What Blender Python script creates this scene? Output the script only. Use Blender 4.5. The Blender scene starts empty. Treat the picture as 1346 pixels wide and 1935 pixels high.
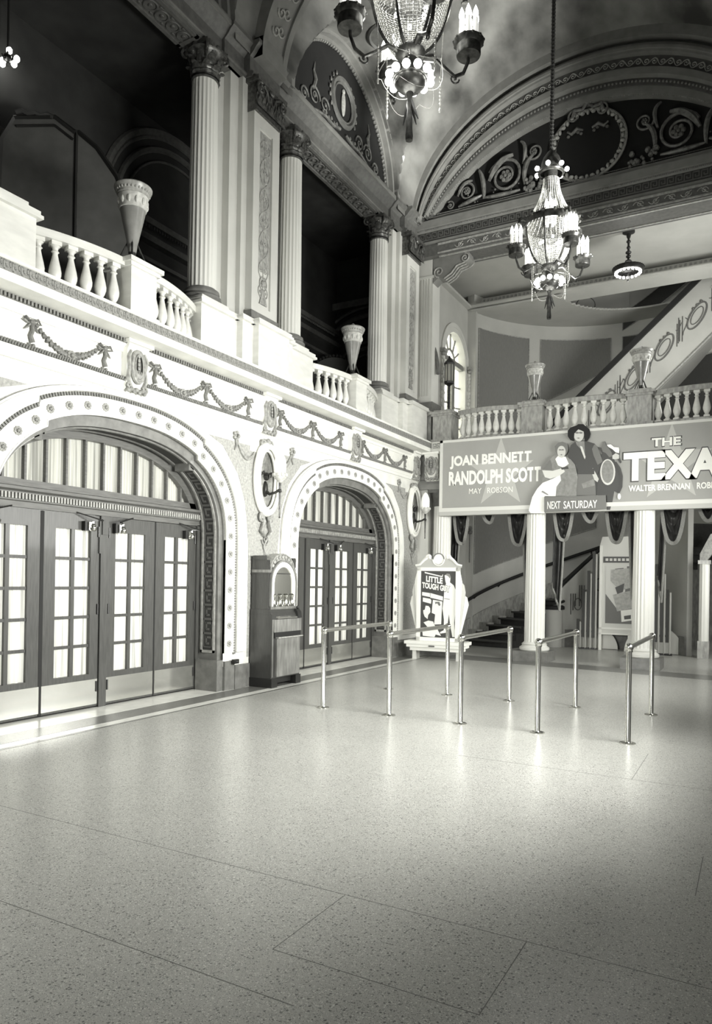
import bpy, bmesh, math, random
from math import sin, cos, pi, radians, sqrt, atan2, hypot
from mathutils import Vector, Matrix
random.seed(7)
S = bpy.context.scene
COL = S.collection

# ------------------------------------------------------------------ camera
EYE = Vector((0.0, 0.0, 1.55))
cam_d = bpy.data.cameras.new('camera')
cam = bpy.data.objects.new('camera', cam_d)
COL.objects.link(cam)
right = Vector((0.87514234, 0.48359609, 0.01614637))
down = Vector((0.01322037, 0.0094594, -0.99986786))
fwd = Vector((-0.48368493, 0.87524016, 0.001885))
mw = Matrix.Identity(4)
for i in range(3):
    mw[i][0] = right[i]
    mw[i][1] = -down[i]
    mw[i][2] = -fwd[i]
    mw[i][3] = EYE[i]
cam.matrix_world = mw
cam_d.sensor_fit = 'VERTICAL'
cam_d.sensor_height = 36.0
cam_d.sensor_width = 36.0 * 1346 / 1935
cam_d.lens = 1373.4 / 1935 * 36.0
cam_d.shift_y = (1091.4 - 967.5) / 1935
cam_d.clip_end = 200
S.camera = cam

# ------------------------------------------------------------------ world and exposure
S.view_settings.view_transform = 'Standard'
S.view_settings.look = 'None'
S.view_settings.gamma = 1.0
S.view_settings.use_curve_mapping = False
S.view_settings.exposure = 0.0
w = bpy.data.worlds.new('world')
S.world = w
w.use_nodes = True
w.node_tree.nodes['Background'].inputs[0].default_value = (1.0, 1.0, 0.94, 1)
w.node_tree.nodes['Background'].inputs[1].default_value = 0.25


def area(name, loc, target, sx, sy, power, spread=180):
    d = bpy.data.lights.new(name, 'AREA')
    d.shape = 'RECTANGLE'
    d.size = sx
    d.size_y = sy
    d.energy = power
    d.spread = radians(spread)
    d.color = (1.0, 1.0, 0.95)
    o = bpy.data.objects.new(name, d)
    o.location = loc
    v = Vector(target) - Vector(loc)
    o.rotation_euler = v.to_track_quat('-Z', 'Y').to_euler()
    COL.objects.link(o)
    return o


XR = 0.62          # right wall
# daylight through the street doors and fanlights in the right-hand wall
for yc, p in ((0.85, 22), (6.05, 430), (11.25, 195)):
    area('street_daylight', (XR + 0.30, yc, 2.75), (-6.3, yc + 0.5, 1.7), 3.1, 1.2, p, 118)
area('balcony_flood', (0.3, 10.6, 5.4), (-5.5, 12.2, 10.0), 0.6, 0.6, 125, 50)  # added unseen spot that brightens the left haunch of the vault
# daylight behind the curtained doors of the left wall
for yc in (0.85, 6.05, 11.25):
    area('courtyard_daylight', (-8.3, yc, 1.9), (-6.3, yc, 1.6), 3.6, 3.0, 85, 170)
# daylight through the arched window over the stair landing
area('landing_window_daylight', (-6.95, 16.35, 6.3), (-2.5, 16.0, 6.9), 1.5, 2.9, 150, 170)
# added unseen fill lights for the stair hall, above and below the balcony
area('stair_window_daylight', (0.3, 15.3, 6.0), (-4.5, 16.8, 8.2), 1.2, 2.0, 150, 150)
# daylight through the entrance doors behind the camera
area('entrance_daylight', (-3.2, -2.9, 2.9), (-3.2, 14.0, 2.9), 4.0, 1.6, 80, 42)
area('stair_door_daylight', (0.3, 15.6, 1.9), (-4.5, 17.0, 1.2), 1.2, 2.4, 50, 170)  # added fill for the stair foot under the balcony, from no visible source


def point(name, loc, power, r=0.1):
    d = bpy.data.lights.new(name, 'POINT')
    d.energy = power
    d.shadow_soft_size = r
    d.color = (1.0, 1.0, 0.95)
    o = bpy.data.objects.new(name, d)
    o.location = loc
    COL.objects.link(o)
    return o


# ------------------------------------------------------------------ materials
TINT = (1.0, 1.0, 0.945)


def g(v):
    return (v * TINT[0], v * TINT[1], v * TINT[2], 1)


def mat(name, v, rough=0.6, metal=0.0, v2=None, scale=8.0, bump=0.0, bscale=40.0, coat=0.0, stretch=None, detail=5.0):
    m = bpy.data.materials.new(name)
    m.use_nodes = True
    nt = m.node_tree
    b = nt.nodes['Principled BSDF']
    b.inputs['Base Color'].default_value = g(v)
    b.inputs['Roughness'].default_value = rough
    b.inputs['Metallic'].default_value = metal
    b.inputs['Coat Weight'].default_value = coat
    b.inputs['Coat Roughness'].default_value = 0.08
    tc = nt.nodes.new('ShaderNodeTexCoord')
    mp = nt.nodes.new('ShaderNodeMapping')
    nt.links.new(tc.outputs['Object'], mp.inputs[0])
    if stretch:
        mp.inputs['Scale'].default_value = stretch
    if v2 is not None:
        n = nt.nodes.new('ShaderNodeTexNoise')
        n.inputs['Scale'].default_value = scale
        n.inputs['Detail'].default_value = detail
        r = nt.nodes.new('ShaderNodeValToRGB')
        r.color_ramp.elements[0].position = 0.35
        r.color_ramp.elements[1].position = 0.68
        r.color_ramp.elements[0].color = g(v)
        r.color_ramp.elements[1].color = g(v2)
        nt.links.new(mp.outputs[0], n.inputs['Vector'])
        nt.links.new(n.outputs['Fac'], r.inputs[0])
        nt.links.new(r.outputs[0], b.inputs['Base Color'])
    if bump:
        n2 = nt.nodes.new('ShaderNodeTexNoise')
        n2.inputs['Scale'].default_value = bscale
        n2.inputs['Detail'].default_value = 3
        bp = nt.nodes.new('ShaderNodeBump')
        bp.inputs['Strength'].default_value = bump
        bp.inputs['Distance'].default_value = 0.02
        nt.links.new(mp.outputs[0], n2.inputs['Vector'])
        nt.links.new(n2.outputs['Fac'], bp.inputs['Height'])
        nt.links.new(bp.outputs[0], b.inputs['Normal'])
    return m


def emit(name, v, e):
    m = bpy.data.materials.new(name)
    m.use_nodes = True
    b = m.node_tree.nodes['Principled BSDF']
    b.inputs['Base Color'].default_value = g(v)
    b.inputs['Emission Color'].default_value = (1, 1, 0.95, 1)
    b.inputs['Emission Strength'].default_value = e
    b.inputs['Roughness'].default_value = 0.3
    return m


M = {}
M['wall'] = mat('painted_plaster', 0.84, 0.55, v2=0.7, scale=3, bump=0.05)
M['stipple'] = mat('stippled_plaster', 0.44, 0.6, v2=0.28, scale=30, bump=0.5, bscale=60)
M['upper'] = mat('upper_plaster', 0.62, 0.5, v2=0.55, scale=2)
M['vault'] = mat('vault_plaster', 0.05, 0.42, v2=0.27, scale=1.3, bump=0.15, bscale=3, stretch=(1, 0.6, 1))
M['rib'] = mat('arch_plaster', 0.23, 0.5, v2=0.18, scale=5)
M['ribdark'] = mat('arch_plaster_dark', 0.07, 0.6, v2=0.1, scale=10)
M['relief'] = mat('relief_plaster', 0.42, 0.5, v2=0.25, scale=20)
M['orn'] = mat('ornament_stone', 0.36, 0.5, v2=0.2, scale=25)
M['gilt'] = mat('dull_gilt', 0.22, 0.35, metal=0.6, v2=0.1, scale=30)
M['capital'] = mat('bronzed_capital', 0.14, 0.3, metal=0.35, v2=0.05, scale=25)
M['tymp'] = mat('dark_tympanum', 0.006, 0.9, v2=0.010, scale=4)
M['entab'] = mat('entablature_stone', 0.13, 0.5, v2=0.09, scale=14)
M['key'] = mat('key_pattern', 0.03, 0.6)
M['keyline'] = mat('key_line', 0.10, 0.5)
M['fret'] = mat('fret_band', 0.2, 0.6, v2=0.32, scale=60)
M['marble'] = mat('marble', 0.76, 0.3, v2=0.66, scale=4, stretch=(1, 1, 3), coat=0.2)
M['marble_grey'] = mat('grey_marble', 0.42, 0.35, v2=0.24, scale=7, stretch=(3, 3, 1))
M['base'] = mat('base_marble', 0.13, 0.3, v2=0.2, scale=9)
M['fluted'] = mat('fluted_plaster', 0.72, 0.45)
M['frieze'] = mat('frieze_plaster', 0.8, 0.6, v2=0.76, scale=3)
M['wood'] = mat('door_wood', 0.05, 0.4, v2=0.078, scale=12, stretch=(6, 6, 0.4), coat=0.15)
M['woodlt'] = mat('transom_wood', 0.095, 0.4, v2=0.14, scale=10, stretch=(6, 0.6, 6))
M['kick'] = mat('polished_kick_plate', 0.62, 0.16, metal=0.85)
M['dark'] = mat('black_iron', 0.015, 0.4)
M['black'] = mat('shadow_gap', 0.006, 0.7)  # own black of rails and hat, also painted shade in the door gaps
M['chrome'] = mat('chrome', 0.6, 0.2, metal=1.0)
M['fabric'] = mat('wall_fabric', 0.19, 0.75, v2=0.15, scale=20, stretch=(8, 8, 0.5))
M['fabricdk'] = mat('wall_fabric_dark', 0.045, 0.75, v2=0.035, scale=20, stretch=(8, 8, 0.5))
M['apse'] = mat('stair_plaster', 0.46, 0.6, v2=0.41, scale=2)
M['stencil'] = mat('stencil_paint', 0.09, 0.7, v2=0.14, scale=30)
M['carpet'] = mat('stair_carpet', 0.02, 0.9, v2=0.03, scale=20)
M['velvet'] = mat('velvet', 0.012, 0.4, v2=0.03, scale=6)
M['velvet'].node_tree.nodes['Principled BSDF'].inputs['Sheen Weight'].default_value = 0.12
M['fringe'] = mat('fringe', 0.3, 0.8, v2=0.18, scale=90)
M['banner'] = mat('banner_paint', 0.33, 0.7, v2=0.35, scale=3)
M['star'] = mat('banner_star', 0.48, 0.7)
M['white'] = mat('white_paint', 0.88, 0.6)
M['offwhite'] = mat('pale_paint', 0.66, 0.6)
M['grey'] = mat('grey_paint', 0.16, 0.6)
M['dkgrey'] = mat('dark_paint', 0.05, 0.5)
M['skin'] = mat('poster_skin', 0.58, 0.7)
M['midgrey'] = mat('mid_paint', 0.27, 0.6, v2=0.2, scale=18)
M['cabinet'] = mat('cabinet_wood', 0.032, 0.35, v2=0.05, scale=12, stretch=(6, 6, 0.5), coat=0.2)
M['walnut'] = mat('walnut_veneer', 0.13, 0.35, v2=0.24, scale=5, stretch=(4, 4, 0.7), coat=0.2)
M['bronze'] = mat('bronze', 0.09, 0.35, metal=0.7, v2=0.03, scale=20)
M['urn'] = mat('urn_body', 0.2, 0.3, v2=0.27, scale=8, coat=0.2)
M['urnband'] = mat('urn_band', 0.62, 0.5, v2=0.42, scale=22)
M['crystal'] = mat('crystal_beads', 0.5, 0.12, v2=0.25, scale=60)
M['crystal'].node_tree.nodes['Principled BSDF'].inputs['Emission Color'].default_value = (1, 1, 0.95, 1)
M['crystal'].node_tree.nodes['Principled BSDF'].inputs['Emission Strength'].default_value = 0.0
M['bulb'] = emit('lit_bulb', 0.9, 14)
M['candle'] = emit('candle_tube', 0.85, 0.55)
M['torchglass'] = emit('torch_glass', 0.75, 0.35)
M['screen'] = mat('screen_cloth', 0.085, 0.8, v2=0.065, scale=5)
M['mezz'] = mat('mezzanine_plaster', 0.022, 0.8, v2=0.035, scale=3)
M['paper'] = mat('poster_paper', 0.5, 0.7, v2=0.36, scale=18)
M['rosette'] = mat('rosette_paint', 0.36, 0.5, v2=0.24, scale=25)
M['bead'] = mat('bead_paint', 0.22, 0.5, v2=0.12, scale=25)
M['leaf'] = mat('gold_relief', 0.2, 0.4, v2=0.08, scale=14)


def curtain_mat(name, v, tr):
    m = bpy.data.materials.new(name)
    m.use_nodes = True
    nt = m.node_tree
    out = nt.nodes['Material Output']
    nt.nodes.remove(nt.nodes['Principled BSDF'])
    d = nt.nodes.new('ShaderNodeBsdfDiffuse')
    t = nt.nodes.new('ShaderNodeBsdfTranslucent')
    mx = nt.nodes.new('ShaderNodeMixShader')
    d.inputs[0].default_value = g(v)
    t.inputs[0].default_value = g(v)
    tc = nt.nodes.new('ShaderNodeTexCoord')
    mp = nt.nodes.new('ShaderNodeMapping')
    mp.inputs['Scale'].default_value = (1, 26, 0.35)  # stretched streaks put fold shading and doubled cloth into the colour
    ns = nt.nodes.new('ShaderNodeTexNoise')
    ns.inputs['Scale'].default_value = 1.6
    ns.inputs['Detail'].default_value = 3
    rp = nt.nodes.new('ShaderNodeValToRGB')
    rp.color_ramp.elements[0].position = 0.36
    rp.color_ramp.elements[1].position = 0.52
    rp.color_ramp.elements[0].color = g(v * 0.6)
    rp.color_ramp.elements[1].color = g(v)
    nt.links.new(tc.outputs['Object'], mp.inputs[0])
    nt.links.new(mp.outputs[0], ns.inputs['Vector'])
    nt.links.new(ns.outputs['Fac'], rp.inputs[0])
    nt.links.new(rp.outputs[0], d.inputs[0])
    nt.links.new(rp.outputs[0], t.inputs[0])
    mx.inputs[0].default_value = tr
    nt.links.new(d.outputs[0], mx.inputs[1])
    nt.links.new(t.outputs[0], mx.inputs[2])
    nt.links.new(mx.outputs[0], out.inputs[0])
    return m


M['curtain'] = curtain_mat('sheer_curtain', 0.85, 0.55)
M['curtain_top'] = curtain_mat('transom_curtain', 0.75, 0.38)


def glass_mat():
    m = bpy.data.materials.new('window_glass')
    m.use_nodes = True
    nt = m.node_tree
    out = nt.nodes['Material Output']
    nt.nodes.remove(nt.nodes['Principled BSDF'])
    t = nt.nodes.new('ShaderNodeBsdfTransparent')
    t.inputs[0].default_value = (0.95, 0.95, 0.93, 1)
    gl = nt.nodes.new('ShaderNodeBsdfGlossy')
    gl.inputs['Roughness'].default_value = 0.05
    mx = nt.nodes.new('ShaderNodeMixShader')
    mx.inputs[0].default_value = 0.08
    nt.links.new(t.outputs[0], mx.inputs[1])
    nt.links.new(gl.outputs[0], mx.inputs[2])
    nt.links.new(mx.outputs[0], out.inputs[0])
    return m


M['glass'] = glass_mat()


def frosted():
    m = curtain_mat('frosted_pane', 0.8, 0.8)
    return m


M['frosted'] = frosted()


def terrazzo(name, base, dark, light, dens=1.0):
    m = bpy.data.materials.new(name)
    m.use_nodes = True
    nt = m.node_tree
    b = nt.nodes['Principled BSDF']
    tc = nt.nodes.new('ShaderNodeTexCoord')
    n = nt.nodes.new('ShaderNodeTexNoise')
    n.inputs['Scale'].default_value = 0.9
    n.inputs['Detail'].default_value = 4
    r0 = nt.nodes.new('ShaderNodeValToRGB')
    r0.color_ramp.elements[0].position = 0.3
    r0.color_ramp.elements[1].position = 0.7
    r0.color_ramp.elements[0].color = g(base * 0.9)
    r0.color_ramp.elements[1].color = g(base * 1.08)
    nt.links.new(tc.outputs['Object'], n.inputs['Vector'])
    nt.links.new(n.outputs['Fac'], r0.inputs[0])
    prev = r0.outputs[0]
    for sc, col, thr in ((75, dark, 0.80 - 0.0 * dens), (110, light, 0.78), (190, dark, 0.70), (240, light, 0.74)):
        v = nt.nodes.new('ShaderNodeTexVoronoi')
        v.inputs['Scale'].default_value = sc
        v.inputs['Randomness'].default_value = 1
        nt.links.new(tc.outputs['Object'], v.inputs['Vector'])
        sep = nt.nodes.new('ShaderNodeSeparateColor')
        nt.links.new(v.outputs['Color'], sep.inputs[0])
        gt = nt.nodes.new('ShaderNodeMath')
        gt.operation = 'GREATER_THAN'
        gt.inputs[1].default_value = thr
        nt.links.new(sep.outputs[0], gt.inputs[0])
        lt = nt.nodes.new('ShaderNodeMath')
        lt.operation = 'LESS_THAN'
        lt.inputs[1].default_value = 0.42
        nt.links.new(v.outputs['Distance'], lt.inputs[0])
        mu = nt.nodes.new('ShaderNodeMath')
        mu.operation = 'MULTIPLY'
        nt.links.new(gt.outputs[0], mu.inputs[0])
        nt.links.new(lt.outputs[0], mu.inputs[1])
        mx = nt.nodes.new('ShaderNodeMix')
        mx.data_type = 'RGBA'
        nt.links.new(mu.outputs[0], mx.inputs['Factor'])
        nt.links.new(prev, mx.inputs['A'])
        mx.inputs['B'].default_value = g(col)
        prev = mx.outputs['Result']
    nt.links.new(prev, b.inputs['Base Color'])
    b.inputs['Roughness'].default_value = 0.28
    b.inputs['Specular IOR Level'].default_value = 0.6
    return m


M['terrazzo'] = terrazzo('terrazzo', 0.44, 0.12, 0.68)
M['stripe'] = terrazzo('terrazzo_dark', 0.17, 0.07, 0.26)
M['sill'] = mat('threshold_marble', 0.85, 0.2, v2=0.75, scale=6)

# ------------------------------------------------------------------ mesh helpers


class MB:
    def __init__(self):
        self.v = []
        self.f = []
        self.m = []
        self.cm = 0
        self.T = None

    def add(self, vs, fs):
        n = len(self.v)
        if self.T is not None:
            vs = [tuple(self.T @ Vector(p)) for p in vs]
        self.v += [tuple(p) for p in vs]
        for f in fs:
            self.f.append([n + i for i in f])
            self.m.append(self.cm)
        return self

    def box(self, x0, x1, y0, y1, z0, z1):
        return self.add([(x0, y0, z0), (x1, y0, z0), (x1, y1, z0), (x0, y1, z0), (x0, y0, z1), (x1, y0, z1), (x1, y1, z1), (x0, y1, z1)],
                        [(0, 3, 2, 1), (4, 5, 6, 7), (0, 1, 5, 4), (1, 2, 6, 5), (2, 3, 7, 6), (3, 0, 4, 7)])

    def prism(self, poly, axis, a, b):
        def P(p, t):
            if axis == 'x':
                return (t, p[0], p[1])
            if axis == 'y':
                return (p[0], t, p[1])
            return (p[0], p[1], t)
        n = len(poly)
        vs = [P(p, a) for p in poly] + [P(p, b) for p in poly]
        fs = [tuple(range(n)), tuple(range(2 * n - 1, n - 1, -1))]
        for i in range(n):
            j = (i + 1) % n
            fs.append((i, i + n, j + n, j))
        return self.add(vs, fs)

    def lathe(self, prof, seg=24, c=(0, 0, 0), a0=0.0, a1=2 * pi, cap=True):
        full = abs(a1 - a0 - 2 * pi) < 1e-6
        k = seg if full else seg + 1
        vs = []
        for r, z in prof:
            for i in range(k):
                a = a0 + (a1 - a0) * i / seg
                vs.append((c[0] + r * cos(a), c[1] + r * sin(a), c[2] + z))
        fs = []
        for j in range(len(prof) - 1):
            for i in range(seg):
                i2 = (i + 1) % k
                fs.append((j * k + i, j * k + i2, (j + 1) * k + i2, (j + 1) * k + i))
        if cap and full:
            fs.append(tuple(range(k - 1, -1, -1)))
            n = (len(prof) - 1) * k
            fs.append(tuple(range(n, n + k)))
        return self.add(vs, fs)

    def tube(self, path, r, seg=6, closed=False):
        path = [Vector(p) for p in path]
        n = len(path)
        rs = r if isinstance(r, (list, tuple)) else [r] * n
        vs = []
        up = None
        for i, p in enumerate(path):
            if closed:
                t = path[(i + 1) % n] - path[i - 1]
            else:
                t = path[min(i + 1, n - 1)] - path[max(i - 1, 0)]
            if t.length < 1e-9:
                t = Vector((0, 0, 1))
            t.normalize()
            if up is None:
                up = Vector((0, 0, 1)) if abs(t.z) < 0.9 else Vector((1, 0, 0))
            a = t.cross(up)
            if a.length < 1e-4:
                a = t.cross(Vector((0.3, 1, 0.2)))
            a.normalize()
            b = t.cross(a)
            up = -b if b.dot(up) < 0 else b
            b = up
            a = t.cross(b)
            for k in range(seg):
                an = 2 * pi * k / seg
                vs.append(p + a * (rs[i] * cos(an)) + b * (rs[i] * sin(an)))
        fs = []
        m = n if closed else n - 1
        for i in range(m):
            for k in range(seg):
                k2 = (k + 1) % seg
                j = (i + 1) % n
                fs.append((i * seg + k, i * seg + k2, j * seg + k2, j * seg + k))
        if not closed:
            fs.append(tuple(range(seg - 1, -1, -1)))
            fs.append(tuple(range((n - 1) * seg, n * seg)))
        return self.add(vs, fs)

    def ball(self, c, r, seg=10, rings=6):
        if not isinstance(r, (tuple, list)):
            r = (r, r, r)
        vs = [(c[0], c[1], c[2] - r[2])]
        for j in range(1, rings):
            a = -pi / 2 + pi * j / rings
            for i in range(seg):
                t = 2 * pi * i / seg
                vs.append((c[0] + r[0] * cos(a) * cos(t), c[1] + r[1] * cos(a) * sin(t), c[2] + r[2] * sin(a)))
        vs.append((c[0], c[1], c[2] + r[2]))
        fs = []
        for i in range(seg):
            fs.append((0, 1 + (i + 1) % seg, 1 + i))
        for j in range(rings - 2):
            for i in range(seg):
                a = 1 + j * seg + i
                b = 1 + j * seg + (i + 1) % seg
                fs.append((a, b, b + seg, a + seg))
        e = len(vs) - 1
        b0 = 1 + (rings - 2) * seg
        for i in range(seg):
            fs.append((b0 + i, b0 + (i + 1) % seg, e))
        return self.add(vs, fs)

    def grid(self, fn, nu, nv):
        vs = [fn(i / nu, j / nv) for j in range(nv + 1) for i in range(nu + 1)]
        fs = []
        for j in range(nv):
            for i in range(nu):
                a = j * (nu + 1) + i
                fs.append((a, a + 1, a + nu + 2, a + nu + 1))
        return self.add(vs, fs)

    def build(self, name, m, parent=None, ang=38, kind=None, label=None):
        me = bpy.data.meshes.new(name)
        me.from_pydata(self.v, [], self.f)
        ms = m if isinstance(m, (list, tuple)) else [m]
        for x in ms:
            me.materials.append(M[x])
        if len(ms) > 1:
            for p, k in zip(me.polygons, self.m):
                p.material_index = k
        bm = bmesh.new()
        bm.from_mesh(me)
        bmesh.ops.recalc_face_normals(bm, faces=bm.faces)
        bm.to_mesh(me)
        bm.free()
        me.polygons.foreach_set('use_smooth', [True] * len(me.polygons))
        me.set_sharp_from_angle(angle=radians(ang))
        o = bpy.data.objects.new(name, me)
        COL.objects.link(o)
        if parent is not None:
            o.parent = parent
        if kind:
            o['kind'] = kind
        if label:
            o['label'] = label
        return o


def struct(name, mb, m, ang=38):
    return mb.build(name, m, None, ang, 'structure')


def tag(o, label, cat, group=None):
    o['label'] = label
    o['category'] = cat
    if group:
        o['group'] = group
    return o


def thing(name, label, cat, loc=(0, 0, 0), rz=0.0, group=None, kind=None):
    o = bpy.data.objects.new(name, None)
    o.empty_display_size = 0.1
    COL.objects.link(o)
    o.location = loc
    o.rotation_euler = (0, 0, rz)
    if kind:
        o['kind'] = kind
        return o
    return tag(o, label, cat, group)


def dup(root, loc, rz=None, label=None, group=None, scale=None):
    def cp(o, par):
        c = o.copy()
        COL.objects.link(c)
        if par is not None:
            c.parent = par
        for ch in list(o.children):
            cp(ch, c)
        return c
    r = cp(root, None)
    r.location = loc
    if rz is not None:
        r.rotation_euler = (0, 0, rz)
    if label:
        r['label'] = label
    if group:
        r['group'] = group
    if scale:
        r.scale = scale
    return r


def text_obj(txt, m, parent, x0, x1, z0, z1, y, depth=0.004, bold=0.0, name='lettering', mat2=None):
    """letters lying in a vertical plane facing -Y, fitted to the given box"""
    cu = bpy.data.curves.new(name, 'FONT')
    cu.body = txt
    cu.extrude = 0.01
    cu.offset = bold
    cu.resolution_u = 3
    t = bpy.data.objects.new(name, cu)
    COL.objects.link(t)
    bpy.context.view_layer.update()
    me = bpy.data.meshes.new_from_object(t.evaluated_get(bpy.context.evaluated_depsgraph_get()))
    bpy.data.objects.remove(t)
    xs = [v.co.x for v in me.vertices]
    ys = [v.co.y for v in me.vertices]
    ax, bx, ay, by = min(xs), max(xs), min(ys), max(ys)
    for v in me.vertices:
        X = x0 + (v.co.x - ax) / (bx - ax) * (x1 - x0)
        Z = z0 + (v.co.y - ay) / (by - ay) * (z1 - z0)
        Y = y - (depth if v.co.z > 0 else 0)
        v.co = (X, Y, Z)
    me.materials.clear()
    me.materials.append(M[m])
    o = bpy.data.objects.new(name, me)
    COL.objects.link(o)
    o.parent = parent
    return o


def spiral(c, R, turns, a0, sgn=1, n=28, r0=0.0, shrink=0.12):
    """2-D spiral, from outside to centre, as (u, v) pairs"""
    out = []
    for i in range(n + 1):
        t = i / n
        r = R * (1 - t * (1 - shrink))
        a = a0 + sgn * turns * 2 * pi * t
        out.append((c[0] + r * cos(a), c[1] + r * sin(a)))
    return out


XL, XD = -6.34, -6.78      # left wall face, door plane
XC = -2.92                 # hall axis
BAYS = (0.85, 6.05, 11.25)
PIERS = (3.45, 8.65, 13.85)

# ------------------------------------------------------------------ arch curve shared by the three door arches


def arch(o=0.0, nst=8, nar=40, ear=0.06):
    """(dy, z) outline of the door arch, grown outwards by o, from left foot to right foot"""
    a, b, z0, p = 1.72 + o, 1.2 + min(o, 0.25) + max(0.0, o - 0.25) * 0.5, 2.05, 2.4
    if o > 0.30:
        ear = 0.0
    lim = 1.13 + 0.5 * max(o, 0.0)
    pts = [(-a, z0 * i / nst) for i in range(nst)]
    half = []
    for i in range(nar + 1):
        th = (pi / 2) * (1 - i / nar)
        half.append((a * (max(0.0, cos(pi / 2 - th)) ** (2 / p)), z0 + b * (max(0.0, sin(pi / 2 - th)) ** (2 / p)) if False else z0 + b * (max(0.0, cos(th)) ** (2 / p))))
    # half runs from the springing (dy = a) to the crown (dy = 0)
    zl = z0 + b * max(0.0, 1 - (lim / a) ** p) ** (1 / p)
    low = [q for q in half if q[0] > lim]
    high = [q for q in half if q[0] <= lim]
    side = low + [(lim, zl), (lim - 0.004, zl + ear)] + [(d, z + ear) for d, z in high]
    pts += [(-d, z) for d, z in side] + [(d, z) for d, z in side[::-1][1:]]
    pts += [(a, z0 * (nst - 1 - i) / nst) for i in range(nst)]
    return pts


def along(pts, ds, start=0.0):
    """points and tangents every ds along a 2-D polyline"""
    out = []
    d = start
    acc = 0.0
    for (x0, y0), (x1, y1) in zip(pts, pts[1:]):
        L = hypot(x1 - x0, y1 - y0)
        while L > 0 and d <= acc + L:
            t = (d - acc) / L
            out.append((x0 + (x1 - x0) * t, y0 + (y1 - y0) * t, (x1 - x0) / L, (y1 - y0) / L))
            d += ds
        acc += L
    return out


def band(mb, yc, o1, o2, xf, xb, z_min=0.0):
    """flat ring between two arch outlines, front face at xf, body back to xb"""
    A = [p for p in arch(o1) if p[1] >= z_min - 1e-6]
    B = [p for p in arch(o2) if p[1] >= z_min - 1e-6]
    n = min(len(A), len(B))
    vs = []
    for k in range(n):
        a, b = A[k], B[k]
        vs += [(xf, yc + a[0], a[1]), (xf, yc + b[0], b[1]), (xb, yc + a[0], a[1]), (xb, yc + b[0], b[1])]
    fs = []
    for k in range(n - 1):
        i, j = 4 * k, 4 * k + 4
        fs += [(i, i + 1, j + 1, j), (i, j, j + 2, i + 2), (i + 1, i + 3, j + 3, j + 1)]
    fs += [(0, 2, 3, 1), (4 * n - 4, 4 * n - 3, 4 * n - 1, 4 * n - 2)]
    mb.add(vs, fs)


# ------------------------------------------------------------------ floor
mb = MB()
mb.box(-7.6, XR + 0.6, -3.2, 20.2, -0.2, 0.0)
struct('floor', mb, 'terrazzo')
mb = MB()
mb.box(-6.30, -5.97, -3.0, 13.6, 0.0, 0.002)
mb.box(-5.83, -5.775, -3.0, 13.55, 0.0, 0.002)
mb.prism([(-6.0, 13.62), (XR, 13.0), (XR, 13.62), (-6.0, 14.45)], 'z', 0.0, 0.002)
struct('trim_1', mb, 'stripe')
mb = MB()
mb.box(XD + 0.02, -6.30, -3.0, 13.3, 0.0, 0.003)
mb.box(-5.965, -5.835, -3.0, 13.5, 0.0, 0.0015)
struct('trim_2', mb, 'sill')
mb = MB()
for (x0, x1, y) in ((-5.0, -1.45, 2.21), (-5.7, XR, 3.11), (-2.3, XR, 6.1), (-1.75, -.85, 2.5)):
    mb.box(x0, x1, y - 0.002, y + 0.002, 0.0, 0.0004)
for (y0, y1, x) in ((6.1, 7.1, -.85), (2.5, 3.11, -1.75), (2.5, 3.11, -.85), (4.0, 4.6, -.25)):
    mb.box(x - 0.002, x + 0.002, y0, y1, 0.0, 0.0004)
struct('trim_3', mb, 'grey')

# ------------------------------------------------------------------ left wall, lower storey
mb = MB()
ZT = 3.66
edges = [-3.2]
for yc in (-4.35, 0.85, 6.05, 11.25):
    if yc > 0:
        mb.box(XL - 0.02, XL, edges[-1], yc - 1.72, 0, ZT)
        top = [p for p in arch(0.0) if p[1] >= 0]
        for (a, za), (b, zb) in zip(top, top[1:]):
            if b - a < 1e-4:
                continue
            mb.add([(XL, yc + a, za), (XL, yc + b, zb), (XL, yc + b, ZT), (XL, yc + a, ZT)], [(0, 1, 2, 3)])
        edges.append(yc + 1.72)
mb.box(XL - 0.02, XL, edges[-1], 14.6, 0, ZT)
mb.box(XL - 0.02, XL, -3.2, 14.4, ZT, 4.3)
struct('wall_left', mb, 'wall')

# tunnel through the wall at each arch, and wall above the door frames
for n, yc in enumerate(BAYS):
    mb = MB()
    A = arch(0.0)
    B = arch(-0.05, ear=0.0)
    vs = []
    for a, b in zip(A, B):
        vs += [(XL, yc + a[0], a[1]), (XL - 0.05, yc + a[0], a[1]), (XL - 0.06, yc + b[0] * 1.0, b[1]), (XD - 0.06, yc + b[0], b[1])]
    fs = []
    for k in range(len(A) - 1):
        for q in range(3):
            fs.append((4 * k + q, 4 * k + q + 1, 4 * k + q + 5, 4 * k + q + 4))
    mb.add(vs, fs)
    struct('wall_left_reveal', mb, 'base')

# stippled spandrels and white margins
mb = MB()
for yc in (3.45, 8.65):
    mb.box(XL - 0.001, XL + 0.006, yc - 0.36, yc + 0.36, 0.42, 3.35)
mb.box(XL - 0.001, XL + 0.006, 13.49, 14.3, 0.42, 3.35)
for p in (3.45, 8.65, 13.85):
    for s in (-1, 1):
        if p > 13 and s > 0:
            continue
        mb.prism([(p + s * 0.36, 2.0), (p + s * 0.36, 3.42), (p + s * 1.25, 3.42), (p + s * 0.95, 3.32), (p + s * 0.62, 2.98), (p + s * 0.45, 2.6)], 'x', XL - 0.001, XL + 0.006)
struct('trim_4', mb, 'stipple')

KEYU = [((0, -0.5), (7, 0.5)), ((-0.5, 0), (0.5, 6)), ((0, 5.5), (5.5, 6.5)), ((4.5, 2), (5.5, 6)), ((2, 1.5), (5.5, 2.5)), ((1.5, 2), (2.5, 4))]


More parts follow.
